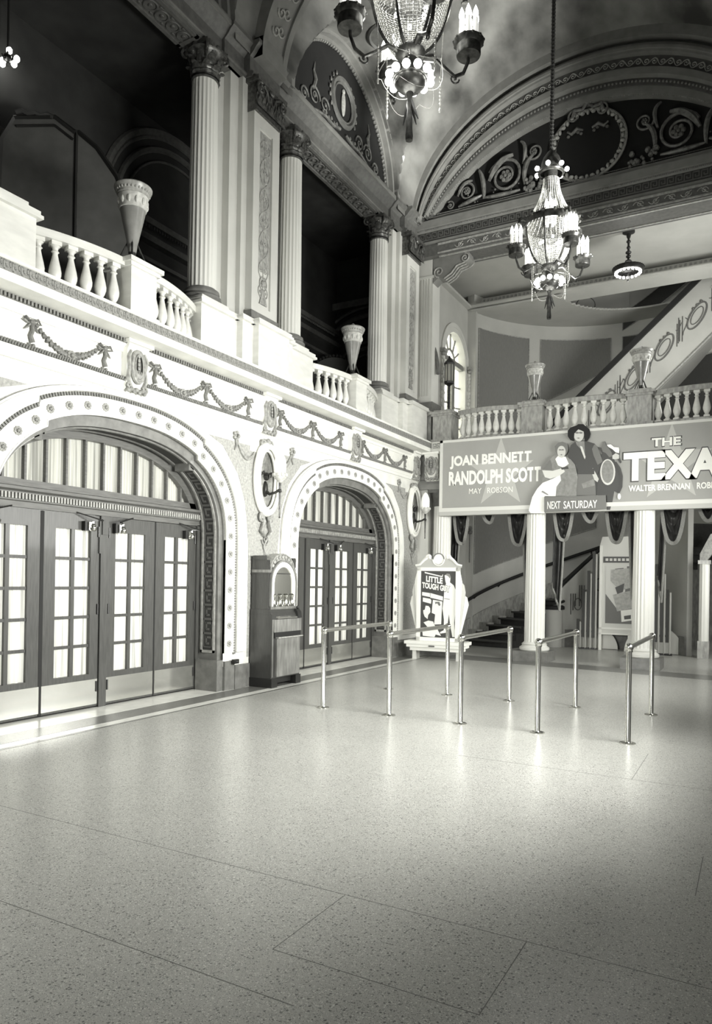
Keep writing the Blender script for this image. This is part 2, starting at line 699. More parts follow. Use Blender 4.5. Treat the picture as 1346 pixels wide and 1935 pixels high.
def key_rects(L, h, u):
    """Greek key strips as (s0, s1, t0, t1): u = stroke width"""
    n = max(1, int(round(L / (7 * u))))
    us = L / (7 * n)
    ut = h / 7.0
    out = []
    for k in range(n):
        for (a, b), (c, d) in KEYU:
            out.append((max(0, (7 * k + a) * us), min(L, (7 * k + c) * us), (b + 0.5) * ut, (d + 0.5) * ut))
    return out


def rosette(mb, r=0.05, petals=9, h=0.02):
    """flower facing +X about the origin"""
    for k in range(petals):
        a = 2 * pi * k / petals
        mb.ball((h * 0.4, 0.66 * r * cos(a), 0.66 * r * sin(a)), (h * 0.6, r * 0.30, r * 0.30), 6, 4)
    mb.ball((h * 0.5, 0, 0), (h, r * 0.34, r * 0.34), 8, 5)
    return mb


ros_proto = None


def arch_surround(yc, label, vis=(0, 1)):
    global ros_proto
    t = thing('arch_surround', label, 'arch', (0, 0, 0), 0)
    t['group'] = 'moulded arches around the left-hand doors'
    mb = MB()
    band(mb, yc, 0.0, 0.2, XL + 0.02, XL - 0.02, 0.40)
    band(mb, yc, 0.0, 0.014, XL + 0.03, XL - 0.02, 0.40)
    mb.build('rosette_band', 'frieze', t)
    mb = MB()
    band(mb, yc, 0.246, 0.42, XL + 0.045, XL - 0.02, 0.40)
    band(mb, yc, 0.42, 0.45, XL + 0.03, XL - 0.02, 0.40)
    mb.build('outer_moulding', 'wall', t)
    mb = MB()
    band(mb, yc, 0.452, 0.468, XL + 0.004, XL - 0.02, 0.40)
    band(mb, yc, 0.203, 0.208, XL + 0.012, XL - 0.02, 0.40)
    mb.build('shadow_groove', 'orn', t)  # raised grey strips painting shadow lines beside the mouldings
    mb = MB()
    for (dy, z, tx, tz) in along([p for p in arch(0.222, 40) if p[1] >= 0.42], 0.036):
        nx, nz = -tz, tx
        c = (yc + dy, z)
        hw, hl = 0.02, 0.011
        q = []
        for su, sv in ((-1, -1), (1, -1), (1, 1), (-1, 1)):
            q.append((c[0] + nx * hw * su + tx * hl * sv, c[1] + nz * hw * su + tz * hl * sv))
        mb.prism(q, 'x', XL, XL + 0.022)
    mb.build('bead_course', 'bead', t)
    mb = MB()
    band(mb, yc, 0.0, 0.2, XL + 0.035, XL - 0.02, 0.0)
    # keep only the foot of that band: a marble block each side
    for s in (-1, 1):
        mb = MB()
        y0, y1 = sorted((yc + s * 1.725, yc + s * 1.93))
        mb.box(XL - 0.02, XL + 0.035, y0, y1, 0, 0.40)
        y0, y1 = sorted((yc + s * 1.93, yc + s * 2.17))
        mb.box(XL - 0.02, XL + 0.05, y0, y1, 0, 0.33)
        mb.build('base_block', 'base', t)
    for (dy, z, tx, tz) in along([p for p in arch(0.1, 40, 60) if p[1] >= 0.4], 0.245, 0.18):
        if yc < 2 and dy < 0.5:
            continue
        if ros_proto is None:
            ros_proto = rosette(MB()).build('rosette', 'rosette', t)
            o = ros_proto
        else:
            o = ros_proto.copy()
            COL.objects.link(o)
            o.parent = t
        o.location = (XL + 0.02, yc + dy, z)
    # reveal panels with Greek key, one mesh per side plus the soffit
    W0, W1 = XL - 0.10, XD + 0.10
    Bc = arch(-0.052, 8, 40, 0.0)
    for s in (-1, 1):
        # path up the jamb then round to the shoulder
        path = []
        for (dy, z) in arch(-0.055, 12, 60, 0.0):
            if dy * s > 0 and z > 0.5 and abs(dy) > 1.12:
                path.append((dy, z))
        if s > 0:
            path = path[::-1]
        if yc + s < 0:
            continue
        mbp, mbk, mbf = MB(), MB(), MB()

        def P(s_, x, h):
            acc = 0.0
            for (a, b) in zip(path, path[1:]):
                L = hypot(b[0] - a[0], b[1] - a[1])
                if s_ <= acc + L + 1e-9:
                    k = (s_ - acc) / max(L, 1e-9)
                    tx, tz = (b[0] - a[0]) / L, (b[1] - a[1]) / L
                    nx, nz = (-s * abs(tz), -abs(tx))
                    return (x, yc + a[0] + (b[0] - a[0]) * k + nx * h, a[1] + (b[1] - a[1]) * k + nz * h)
                acc += L
            return (x, yc + path[-1][0], path[-1][1])
        LL = sum(hypot(b[0] - a[0], b[1] - a[1]) for a, b in zip(path, path[1:])) - 0.01
        N = 44

        def strip(mbx, s0, s1, x0, x1, h0, h1):
            k = max(1, int(abs(s1 - s0) / 0.05))
            for i in range(k):
                u0, u1 = s0 + (s1 - s0) * i / k, s0 + (s1 - s0) * (i + 1) / k
                vs = [P(u0, x0, h1), P(u0, x1, h1), P(u1, x1, h1), P(u1, x0, h1)]
                vs += [P(u0, x0, h0), P(u0, x1, h0), P(u1, x1, h0), P(u1, x0, h0)]
                mbx.add(vs, [(0, 1, 2, 3), (0, 4, 5, 1), (1, 5, 6, 2), (2, 6, 7, 3), (3, 7, 4, 0)])
        strip(mbp, 0.04, LL - 0.05, W0 - 0.03, W1 + 0.03, 0, 0.004)
        mbp.build('key_panel', 'key', t)
        for (a, b, c, d) in key_rects(LL - 0.14, (W0 - W1) - 0.06, 0.028):
            strip(mbk, 0.07 + a, 0.07 + b, W1 + 0.03 + c, W1 + 0.03 + d, 0.003, 0.009)
        mbk.build('greek_key', 'keyline', t)
        for (x0, x1) in ((W0 - 0.03, W0), (W1, W1 + 0.03)):
            strip(mbf, 0.0, LL, x0, x1, 0, 0.016)
        strip(mbf, 0.0, 0.035, W1, W0, 0, 0.016)
        strip(mbf, LL - 0.05, LL, W1, W0, 0, 0.016)
        mbf.build('panel_frame', 'relief', t)
    # soffit panel
    mb = MB()
    mb2 = MB()
    A = [p for p in arch(-0.055, 8, 60, 0.0) if abs(p[0]) < 1.10 and p[1] > 2]
    for (a, b) in zip(A, A[1:]):
        mb.add([(W0 - 0.03, yc + a[0], a[1] - 0.003), (W1 + 0.03, yc + a[0], a[1] - 0.003), (W1 + 0.03, yc + b[0], b[1] - 0.003), (W0 - 0.03, yc + b[0], b[1] - 0.003)], [(0, 1, 2, 3)])
        for x0, x1 in ((W0 - 0.03, W0), (W1, W1 + 0.03)):
            mb2.add([(x0, yc + a[0], a[1] - 0.02), (x1, yc + a[0], a[1] - 0.02), (x1, yc + b[0], b[1] - 0.02), (x0, yc + b[0], b[1] - 0.02),
                     (x0, yc + a[0], a[1]), (x1, yc + a[0], a[1]), (x1, yc + b[0], b[1]), (x0, yc + b[0], b[1])],
                    [(0, 1, 2, 3), (0, 4, 7, 3), (1, 2, 6, 5)])
    for s in (-1, 1):
        z = A[0][1]
        y0, y1 = sorted((yc + s * 1.10, yc + s * 1.19))
        mb2.box(W1, W0, y0, y1, z - 0.09, z - 0.0)
    mb.build('soffit_panel', 'fabricdk', t)
    mb2.build('soffit_frame', 'base', t)
    # jamb plinths
    for s in (-1, 1):
        mb = MB()
        y0, y1 = sorted((yc + s * 1.60, yc + s * 1.722))
        mb.box(XD + 0.05, XL, y0, y1, 0, 0.42)
        mb.build('jamb_plinth', 'base', t)
    return t


arch_surround(0.85, 'white moulded door arch nearest the camera, cut off by the left edge')
arch_surround(6.05, 'white moulded door arch with rosettes framing the nearer, larger bank of glazed doors')
arch_surround(11.25, 'white moulded door arch with rosettes framing the farther doors, behind the vending machine')

# ------------------------------------------------------------------ doors and fanlights in the arches
pane_m = 'curtain'


def wavy(mb, x, y0, y1, z0, z1, seed, amp=0.012, per=0.05, nz=2, pinch=0.0):
    ph = seed * 1.7
    n = max(6, int((y1 - y0) / per * 7))

    def fn(u, v):
        y = y0 + (y1 - y0) * u
        k = 2 * pi * (y - y0) / per
        return (x + amp * sin(k + ph + 0.6 * sin(k * 0.37 + seed)) * (0.7 + 0.3 * sin(seed + 9 * v)), y, z0 + (z1 - z0) * v)
    mb.grid(fn, n, nz)


door_no = 0


def door_leaf(yc, a, b, hinge_left):
    """one glazed leaf between y = a and b (relative to arch centre)"""
    global door_no
    door_no += 1
    y0, y1 = yc + a, yc + b
    t = thing('door_%d' % door_no, '', '', (0, 0, 0), kind='structure')
    xf, xb = XD + 0.03, XD - 0.02
    zt = 2.235
    gy0, gy1 = y0 + 0.165, y1 - 0.125
    if not hinge_left:
        gy0, gy1 = y0 + 0.125, y1 - 0.165
    gz0, gz1 = 0.40, 2.06
    mb = MB()
    mb.box(xb, xf, y0, gy0, 0.02, zt)
    mb.box(xb, xf, gy1, y1, 0.02, zt)
    mb.box(xb, xf, gy0, gy1, gz1, zt)
    mb.box(xb, xf, gy0, gy1, 0.02, gz0)
    ym = (gy0 + gy1) / 2
    mb.box(xb + 0.01, xf - 0.008, ym - 0.024, ym + 0.024, gz0, gz1)
    for k in range(1, 5):
        z = gz0 + (gz1 - gz0) * k / 5
        mb.box(xb + 0.01, xf - 0.01, gy0, gy1, z - 0.017, z + 0.017)
    mb.build('door_leaf', 'wood', t)
    mb = MB()
    wavy(mb, xb + 0.004, gy0, gy1, gz0, gz1, door_no, 0.02, 0.07)
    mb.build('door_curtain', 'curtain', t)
    mb = MB()
    mb.box(xf, xf + 0.006, y0 + 0.006, y1 - 0.006, 0.045, 0.335)
    mb.build('kick_plate', 'kick', t)
    mb = MB()
    yh = y1 - 0.02 if hinge_left else y0 + 0.02
    for z in (0.25, 1.15, 2.05):
        mb.lathe([(0.012, -0.06), (0.012, 0.06)], 8, (xf + 0.008, yh, z))
    mb.build('hinge', 'dark', t)
    c = thing('x', '', '', (0, 0, 0), kind='structure') if False else None
    yk = y1 - 0.16 if hinge_left else y0 + 0.17
    mb = MB()
    mb.lathe([(0.03, -0.05), (0.045, -0.03), (0.045, -0.01), (0.03, 0.0), (0.034, 0.02), (0.02, 0.035), (0.02, 0.06)], 14, (xf + 0.07, yk, 2.10))
    mb.box(xf, xf + 0.08, yk - 0.06, yk + 0.01, 2.06, 2.15)
    cl = mb.build('door_closer', 'chrome', t)
    mb = MB()
    mb.tube([(xf + 0.07, yk, 2.17), (xf + 0.13, yk + (0.1 if hinge_left else -0.1), 2.175), (xf + 0.03, yk + (-0.2 if hinge_left else 0.2), 2.25)], 0.008, 6)
    mb.box(xf, xf + 0.06, yk - 0.1, yk - 0.05, 2.05, 2.16)
    mb.build('closer_arm', 'dark', cl)
    return t


for wn, yc in enumerate(BAYS):
    # frame: jambs, centre post, transom and fanlight
    t = thing('window_%d' % (wn + 1), '', '', kind='structure')
    mb = MB()
    for s in (-1, 1):
        y0, y1 = sorted((yc + s * 1.60, yc + s * 1.68))
        mb.box(XD - 0.05, XD + 0.06, y0, y1, 0, 2.25)
    mb.box(XD - 0.05, XD + 0.05, yc - 0.055, yc + 0.055, 0, 2.26)
    mb.box(XD + 0.05, XD + 0.065, yc - 0.045, yc + 0.045, 2.02, 2.2)
    mb.box(XD + 0.03, XD + 0.05, yc - 0.075, yc - 0.055, 1.8, 2.2)
    mb.build('door_frame', 'wood', t)
    mb = MB()
    mb.prism([(XD - 0.05, 2.24), (XD + 0.06, 2.24), (XD + 0.06, 2.30), (XD + 0.08, 2.31), (XD + 0.08, 2.40), (XD + 0.12, 2.42), (XD + 0.12, 2.45), (XD + 0.03, 2.47), (XD + 0.03, 2.54), (XD - 0.05, 2.54)], 'y', yc - 1.68, yc + 1.68)
    mb.build('transom_bar', 'woodlt', t)
    mb = MB()
    y = yc - 1.66
    while y < yc + 1.64:
        mb.box(XD + 0.075, XD + 0.10, y, y + 0.022, 2.325, 2.385)
        y += 0.040
    mb.build('dentil_course', 'relief', t)
    # fanlight: curved head, mullions
    mb = MB()
    A = [p for p in arch(-0.05, 8, 40, 0.0)]
    Bq = [p for p in arch(-0.15, 8, 40, 0.0)]
    for (a, b, c, d) in zip(A, A[1:], Bq, Bq[1:]):
        if max(a[1], b[1]) < 2.45:
            continue
        f = lambda p: (yc + p[0], max(2.45, p[1]))
        q = [f(a), f(b), f(d), f(c)]
        vs = [(XD + 0.03, *p) for p in q] + [(XD - 0.05, *p) for p in q]
        mb.add(vs, [(0, 1, 2, 3), (0, 4, 5, 1), (2, 6, 7, 3)])
    for k in range(-5, 6):
        dy = k * 0.262
        zt = 2.05 + 1.07 * (max(0, 1 - (abs(dy) / 1.59) ** 2.4)) ** (1 / 2.4)
        mb.box(XD - 0.03, XD + 0.02, yc + dy - 0.014, yc + dy + 0.014, 2.5, zt + 0.02)
    mb.build('fanlight_frame', 'woodlt', t)
    mb = MB()

    def fn(u, v):
        dy = -1.57 + 3.14 * u
        zt = 2.05 + 1.07 * (max(0, 1 - (abs(dy) / 1.59) ** 2.4)) ** (1 / 2.4)
        zt = max(zt, 2.5)
        k = 2 * pi * dy / 0.043
        return (XD - 0.065 + 0.018 * sin(k + 1.5 * sin(dy * 9)), yc + dy, 2.5 + (zt - 2.5) * v)
    mb.grid(fn, 520, 2)
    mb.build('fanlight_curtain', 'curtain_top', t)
    if wn == 0:
        leaves = [(0.06, 0.83, True), (0.85, 1.60, True)]
    else:
        leaves = [(-1.60, -0.85, False), (-0.83, -0.06, True), (0.06, 0.83, False), (0.85, 1.60, True)]
    for a, b, h in leaves:
        door_leaf(yc, a, b, h)
    # black strips painting the shade between the paired leaves and under them
    mb = MB()
    for s, q in ((-0.84, .022), (0.84, .010)):
        mb.box(XD - 0.02, XD + 0.034, yc + s - q, yc + s + q, 0.02, 2.23)
    mb.box(XD - 0.05, XD + 0.0, yc - 1.6, yc + 1.6, 0.0, 0.018)
    mb.build('door_gap', 'black', t)

# ------------------------------------------------------------------ left wall frieze, cornice
mb = MB()
mb.prism([(XL - .02, 3.60), (XL + .012, 3.60), (XL + .012, 3.625), (XL + .03, 3.63), (XL + .03, 3.68), (XL + .04, 3.69), (XL + .04, 3.72), (XL + .055, 3.735), (XL + .055, 3.745), (XL - .02, 3.745)], 'y', -3.2, 14.3)
mb.prism([(XL - .02, 4.08), (XL + .02, 4.08), (XL + .03, 4.12), (XL + .07, 4.15), (XL + .07, 4.165), (XL - .02, 4.165)], 'y', -3.2, 14.05)
struct('trim_5', mb, 'frieze')
mb = MB()
mb.box(XL, XL + .031, -3.2, 14.3, 3.681, 3.686)
mb.box(XL, XL + .0125, -3.2, 14.3, 3.622, 3.628)
struct('trim_5', mb, 'orn')
mb = MB()
y = 1.0
while y < 14.0:
    mb.tube([(XL + .055, y, 3.748), (XL + .055, y + 0.018, 3.79)], 0.014, 5)
    y += 0.03
mb.box(XL - .02, XL + .045, -3.2, 14.3, 3.745, 3.79)
struct('trim_6', mb, 'bead')
mb = MB()
mb.box(XL - .02, XL + .075, -3.2, 14.0, 4.165, 4.213)
y = 1.0
while y < 14.0:
    mb.box(XL + .07, XL + .1, y, y + 0.022, 4.17, 4.21)
    y += 0.042
struct('trim_7', mb, 'bead')
XLIP = -6.0
YLIP = 14.05
mb = MB()
mb.prism([(XL - .02, 4.213), (XLIP, 4.213), (XLIP, 4.295), (XLIP - .01, 4.30), (XLIP - .01, 4.405), (XLIP, 4.41), (XLIP, 4.435), (XL - .3, 4.435), (XL - .3, 4.3), (XL - .02, 4.3)], 'y', -3.2, YLIP)
mb.prism([(YLIP, 4.213), (14.6, 4.213), (14.6, 4.435), (YLIP, 4.435), (YLIP, 4.41), (YLIP + .01, 4.405), (YLIP + .01, 4.30), (YLIP, 4.295)], 'x', -6.4, XR)
struct('trim_8', mb, 'wall')
mb = MB()
for (a, b, c, d) in key_rects(16.9, 0.098, 0.013):
    mb.box(XLIP - .012, XLIP - .004, -2.9 + a, min(-2.9 + b, 14.04), 4.303 + c, 4.303 + d)
mb.box(XLIP - .012, XLIP - .009, -3.2, YLIP, 4.302, 4.404)
for (a, b, c, d) in key_rects(6.4, 0.098, 0.013):
    mb.box(-5.98 + a, -5.98 + b, YLIP + .004, YLIP + .012, 4.303 + c, 4.303 + d)
struct('trim_9', mb, 'fret')

# baseboard plinth along the piers
mb = MB()
for a, b in ((2.57, 4.33), (7.77, 9.53), (12.97, 14.3)):
    mb.box(XL - .02, XL + 0.03, a, b, 0, 0.33)
struct('baseboard_left', mb, 'base')

# ------------------------------------------------------------------ mezzanine floor, ambulatory behind the colonnade
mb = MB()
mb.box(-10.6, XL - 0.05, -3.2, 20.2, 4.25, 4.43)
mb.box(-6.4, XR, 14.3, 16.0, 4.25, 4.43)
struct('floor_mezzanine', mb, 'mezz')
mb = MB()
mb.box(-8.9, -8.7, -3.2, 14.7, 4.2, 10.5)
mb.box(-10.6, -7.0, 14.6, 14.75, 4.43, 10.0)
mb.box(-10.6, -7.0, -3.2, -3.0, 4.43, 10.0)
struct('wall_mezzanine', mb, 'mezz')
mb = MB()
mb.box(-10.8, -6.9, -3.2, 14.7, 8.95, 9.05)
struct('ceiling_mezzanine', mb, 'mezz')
# faint blind arches on the ambulatory end and back walls
mb = MB()
for (yc, zc) in ((9.3, 7.22), (4.1, 7.22)):
    for r0, rr in ((1.66, 0.06), (1.58, .03), (1.40, 0.05), (1.22, .02)):
        mb.tube([(-8.68, yc + r0 * cos(pi * k / 32), zc + r0 * sin(pi * k / 32)) for k in range(33)], rr, 6)
for (xc, zc, R) in ((-7.85, 6.0, .80),):
    for r0, rr in ((R, 0.05), (R + 0.14, 0.03), (R - 0.14, 0.025), (R + .75, .06), (R + .95, .04)):
        mb.tube([(xc + r0 * cos(pi * k / 24), 14.56, zc + r0 * sin(pi * k / 24)) for k in range(25)], rr, 6)
mb.box(-8.7, -8.60, -3, 14.6, 7.20, 7.30)
mb.box(-8.7, -8.56, -3, 14.6, 6.90, 7.0)
mb.box(-8.7, -8.62, -3, 14.6, 6.60, 6.66)
for k in range(120):
    mb.ball((-8.6, 7.2 + k * .06, 7.15), (.02, .02, .03), 5, 4)
mb.box(-8.7, -7.0, 14.4, 14.6, 7.75, 7.9)
struct('trim_10', mb, 'entab')
# shell behind the left-hand doors (street side is outside)
mb = MB()
mb.box(XD - 2.2, XD - 2.1, -3.2, 14.6, 0, 4.25)
struct('wall_outer_left', mb, 'wall')

# right wall with three tall door openings, back wall
mb = MB()
segs = [(-3.2, 0.85 - 1.6), (0.85 + 1.6, 6.05 - 1.6), (6.05 + 1.6, 11.25 - 1.6), (11.25 + 1.6, 14.6)]
for a, b in segs:
    mb.box(XR, XR + 0.2, a, b, 0, 3.6)
mb.box(XR, XR + 0.2, -3.2, 14.6, 3.6, 9.2)
struct('wall_right', mb, 'entab')
mb = MB()
mb.box(-10.6, XR + 0.2, -3.4, -3.2, 0, 12)
struct('wall_back', mb, 'entab')

# ------------------------------------------------------------------ colonnade, upper storey
ZC = 8.70     # underside of the upper entablature


def fluted_shaft(mb, r0, r1, z0, z1, fl=20, seg=6):
    n = fl * seg
    rows = 10
    vs = []
    for j in range(rows + 1):
        t = j / rows
        r = r0 + (r1 - r0) * (t ** 1.5)
        for i in range(n):
            a = 2 * pi * i / n
            d = (0.0, 0.72, 1.0, 1.0, 0.72, 0.0)[i % 6]
            dd = 0.0 if j in (0, rows) else d
            rr = r * (1 - 0.08 * dd)
            vs.append((rr * cos(a), rr * sin(a), z0 + (z1 - z0) * (t if 0 < j < rows else t) if j not in (1, rows - 1) else (z0 + 0.05 if j == 1 else z1 - 0.04)))
    fs = []
    for j in range(rows):
        for i in range(n):
            i2 = (i + 1) % n
            fs.append((j * n + i, j * n + i2, (j + 1) * n + i2, (j + 1) * n + i))
    mb.add(vs, fs)
    return mb


def capital_mesh(mb, r=0.165, h=0.5, hw=0.27, half=False):
    """Corinthian capital standing on z = 0 about the origin"""
    mb.lathe([(r * 1.12, 0), (r * 1.16, 0.02), (r * 1.02, 0.04), (r * 1.0, 0.1), (r * 1.05, h * 0.5), (r * 1.3, h * 0.8), (r * 1.5, h * 0.86)], 24)
    for row, (n, z0, hh, off, rr) in enumerate(((8, 0.03, h * 0.38, 0.0, r * 1.05), (8, 0.05, h * 0.62, 0.5, r * 1.02))):
        for k in range(n):
            a = 2 * pi * (k + off) / n
            ca, sa = cos(a), sin(a)

            def leaf(u, v, ca=ca, sa=sa, rr=rr, z0=z0, hh=hh):
                wv = (0.42 * rr) * (1 - 0.55 * v ** 3) * (u - 0.5) * 2
                out = rr * (1.04 + 0.10 * v) + (0.28 * r * max(0, (v - 0.6) / 0.4) ** 1.6) + 0.012 * cos(6 * pi * v) + 0.01 * cos((u - .5) * 2 * pi)
                zz = z0 + hh * (v - 0.12 * max(0, (v - 0.8) / 0.2) ** 2)
                return (out * ca - wv * sa, out * sa + wv * ca, zz)
            mb.grid(leaf, 4, 8)
    for k in range(4):
        a = pi / 4 + k * pi / 2
        ca, sa = cos(a), sin(a)
        R0 = hw * 1.18
        zc = h * 0.80
        pts = []
        for (u, v) in spiral((0, 0), 0.075, 1.5, pi * 0.75, -1, 22, shrink=0.1):
            pts.append(((R0 + u) * ca, (R0 + u) * sa, zc + v))
        stem = [((r * 1.05) * ca, (r * 1.05) * sa, h * 0.45), ((r * 1.35) * ca, (r * 1.35) * sa, h * 0.72)]
        mb.tube(stem + pts, [0.02, 0.022] + [0.022 - 0.0005 * i for i in range(len(pts))], 6)
        mb.ball((R0 * ca, R0 * sa, zc), (0.03, 0.03, 0.03), 8, 5)
    for k in range(4):
        a = k * pi / 2
        mb.ball((hw * 0.93 * cos(a), hw * 0.93 * sin(a), h * 0.93), (0.045, 0.045, 0.05), 8, 5)
        for s in (-1, 1):
            c = (hw * 0.8 * cos(a) - s * 0.07 * sin(a), hw * 0.8 * sin(a) + s * 0.07 * cos(a), h * 0.78)
            mb.ball(c, (0.03, 0.03, 0.035), 8, 5)
    q = []
    for k in range(4):
        a0 = pi / 4 + k * pi / 2
        for j in range(6):
            t = j / 6
            a = a0 + t * pi / 2
            rad = hw * 1.42 * (1 - 0.30 * sin(pi * t))
            q.append((rad * cos(a), rad * sin(a)))
    mb.prism(q, 'z', h * 0.88, h)
    return mb


def column(loc, label, cat_h, plinth_h=0.0):
    pass


def make_upper_column():
    t = thing('fluted_column', '', 'column')
    mb = MB()
    mb.lathe([(0.25, 0.0), (0.27, 0.02), (0.27, 0.05), (0.24, 0.07), (0.225, 0.09), (0.245, 0.11), (0.24, 0.14), (0.205, 0.155), (0.2, 0.17)], 32)
    mb.build('column_base', 'base', t)
    fluted_shaft(MB(), 0.196, 0.172, 0.16, 2.98).build('shaft', 'fluted', t, 60)
    mb = MB()
    mb.T = Matrix.Translation((0, 0, 2.98))
    capital_mesh(mb, 0.165, 0.45, 0.215)
    mb.build('capital', 'capital', t, 50)
    return t


XCOL = -6.68
ZB = 5.34 - 0.16 + 0.0   # top of dado
ucol = make_upper_column()
spots = [(PIERS[1] - 1.04, 'tall fluted column with bronzed capital just right of the nearer urn'),
         (PIERS[1] + 1.05, 'tall fluted column half hidden just right of the big decorated pilaster'),
         (PIERS[2] - 1.04, 'fluted column just right of the farther urn on the left balcony')]
for i, (y, lb) in enumerate(spots):
    o = ucol if i == 0 else dup(ucol, (0, 0, 0))
    o.location = (XCOL, y, 5.27)
    o['label'] = lb
    o['group'] = 'fluted columns of the upper colonnade'

# dados, pedestals under the columns and pilasters (one length of masonry per pier)
for n, pc in enumerate(PIERS):
    t = thing('pier', '', '', kind='structure')
    t.name = 'wall_pier_%d' % (n + 1)
    mb = MB()
    hi = 0.5 if n == 2 else 1.36
    for (x0, ya, yb) in ((-6.40, -1.36, hi), (-6.30, -0.62, min(0.62, hi)), (-6.20, -0.38, min(.38, hi))):
        y0, y1 = pc + ya, pc + yb
        mb.box(-7.05, x0, y0, y1, 4.43, 5.12)
        mb.box(-7.05, x0 + 0.03, y0 - 0.03, y1 + 0.03, 4.43, 4.52)
        mb.box(-7.05, x0 + 0.05, y0 - 0.05, y1 + 0.05, 5.12, 5.155)
        mb.box(-7.05, x0 + 0.03, y0 - 0.03, y1 + 0.03, 5.155, 5.20)
    mb.box(-7.0, -6.44, pc - 1.30, pc - 0.75, 5.20, 5.27)
    if n < 2:
        mb.box(-7.0, -6.44, pc + .75, pc + 1.30, 5.20, 5.27)
    mb.build('dado', 'marble', t)
    # pier wall in steps
    mb = MB()
    mb.box(-7.0, -6.72, pc - 0.78, pc + min(0.78, hi), 5.2, ZC)
    mb.box(-7.0, -6.60, pc - 0.60, pc + min(.60, hi), 5.2, ZC)
    mb.box(-7.0, -6.52, pc - 0.42, pc + .42, 5.2, ZC)
    mb.build('pier_shaft', 'upper', t)
    # decorated pilaster
    mb = MB()
    for (y0, y1) in ((-.30, -.17), (.17, .30)):
        mb.box(-6.55, -6.40, pc + y0, pc + y1, 5.38, ZC - 0.45)
    mb.box(-6.55, -6.40, pc - .17, pc + .17, 5.38, 5.50)
    mb.box(-6.55, -6.40, pc - .17, pc + .17, ZC - .62, ZC - .45)
    mb.box(-6.55, -6.43, pc - .17, pc + .17, 5.5, ZC - .6)
    mb.box(-6.55, -6.385, pc - .33, pc + .33, 5.19, 5.24)
    for s in (-1, 1):
        y0, y1 = sorted((pc + s * .17, pc + s * .155))
        mb.box(-6.43, -6.40, y0, y1, 5.5, ZC - .62)
    mb.build('pilaster_shaft', 'upper', t)
    mb = MB()
    mb.box(-6.55, -6.36, pc - .345, pc + .345, 5.24, 5.30)
    mb.box(-6.55, -6.375, pc - .33, pc + .33, 5.30, 5.38)
    mb.build('pilaster_base', 'base', t)
    # arabesque relief on the pilaster
    mb = MB()
    z = 5.62
    mb.tube([(-6.425, pc, 5.55), (-6.425, pc, ZC - .68)], 0.008, 5)
    k = 0
    while z < ZC - 0.8:
        hh = 0.24 + 0.08 * (k % 3)
        wv = 0.105
        for s in (-1, 1):
            pts = [(-6.422, pc + s * (0.01 + wv * sin(pi * q / 10) ** 0.8), z + hh * (q / 10)) for q in range(11)]
            mb.tube(pts, 0.007, 5)
            c = spiral((s * 0.055, z + hh * 0.5), 0.042, 1.3, pi / 2, s, 14)
            mb.tube([(-6.422, pc + a, b) for a, b in c], 0.006, 5)
            mb.ball((-6.425, pc + s * 0.05, z + hh * 0.18), (0.008, 0.035, 0.02), 6, 4)
            mb.ball((-6.425, pc + s * 0.06, z + hh * 0.85), (0.008, 0.02, 0.035), 6, 4)
        mb.ball((-6.425, pc, z + hh * 0.5), (0.012, 0.02, 0.04), 6, 4)
        mb.ball((-6.425, pc, z + hh), (0.012, 0.035, 0.018), 6, 4)
        z += hh + 0.03
        k += 1
    mb.build('arabesque', 'relief', t)
    mb = MB()
    mb.box(-6.4295, -6.4275, pc - .15, pc + .15, 6.05, ZC - .64)
    mb.build('panel_ground', 'relief', t)
    mb = MB()    # classical bust medallion low on the panel
    mb.ball((-6.425, pc, 5.72), (0.02, 0.05, 0.07), 10, 7)
    mb.ball((-6.42, pc - .01, 5.86), (0.035, 0.04, 0.055), 10, 7)
    mb.tube([(-6.42, pc + 0.085 * cos(q * pi / 12), 5.86 + 0.1 * sin(q * pi / 12)) for q in range(24)], 0.007, 5, True)
    mb.prism([(pc - .09, 5.55), (pc + .09, 5.55), (pc + .05, 5.68), (pc, 5.74), (pc - .05, 5.68)], 'x', -6.43, -6.41)
    mb.build('bust_medallion', 'orn', t)
    # pilaster capital
    mb = MB()
    mb.box(-6.55, -6.36, pc - .31, pc + .31, ZC - .45, ZC - .06)
    mb.box(-6.55, -6.29, pc - .36, pc + .36, ZC - .06, ZC - 0.0)
    for s in (-1, 0, 1):
        for zz, hh, oo in ((ZC - .42, .16, 0.03), (ZC - .40, .26, 0.0)):
            for dy in (-.1, 0, .1):
                y = pc + s * 0.2 + dy * 0.9

                def leaf(u, v, y=y, zz=zz, hh=hh, oo=oo):
                    return (-6.35 + 0.01 + oo + 0.05 * max(0, v - .6) + 0.006 * cos(8 * v), y + (u - .5) * 0.09 * (1 - .6 * v ** 3), zz + hh * v)
                mb.grid(leaf, 3, 6)
    for s in (-1, 1):
        c = spiral((0, 0), 0.085, 1.6, pi * 0.6 if s > 0 else pi * 0.4, -s, 24)
        mb.tube([(-6.31, pc + s * 0.27 + a, ZC - .15 + b) for a, b in c], 0.02, 6)
        mb.tube([(-6.33, pc + s * 0.03, ZC - .3), (-6.32, pc + s * .1, ZC - .12), (-6.31, pc + s * .2, ZC - .07)], 0.016, 6)
    mb.ball((-6.31, pc, ZC - .08), (.03, .06, .05), 8, 5)
    mb.build('pilaster_capital', 'capital', t, 50)

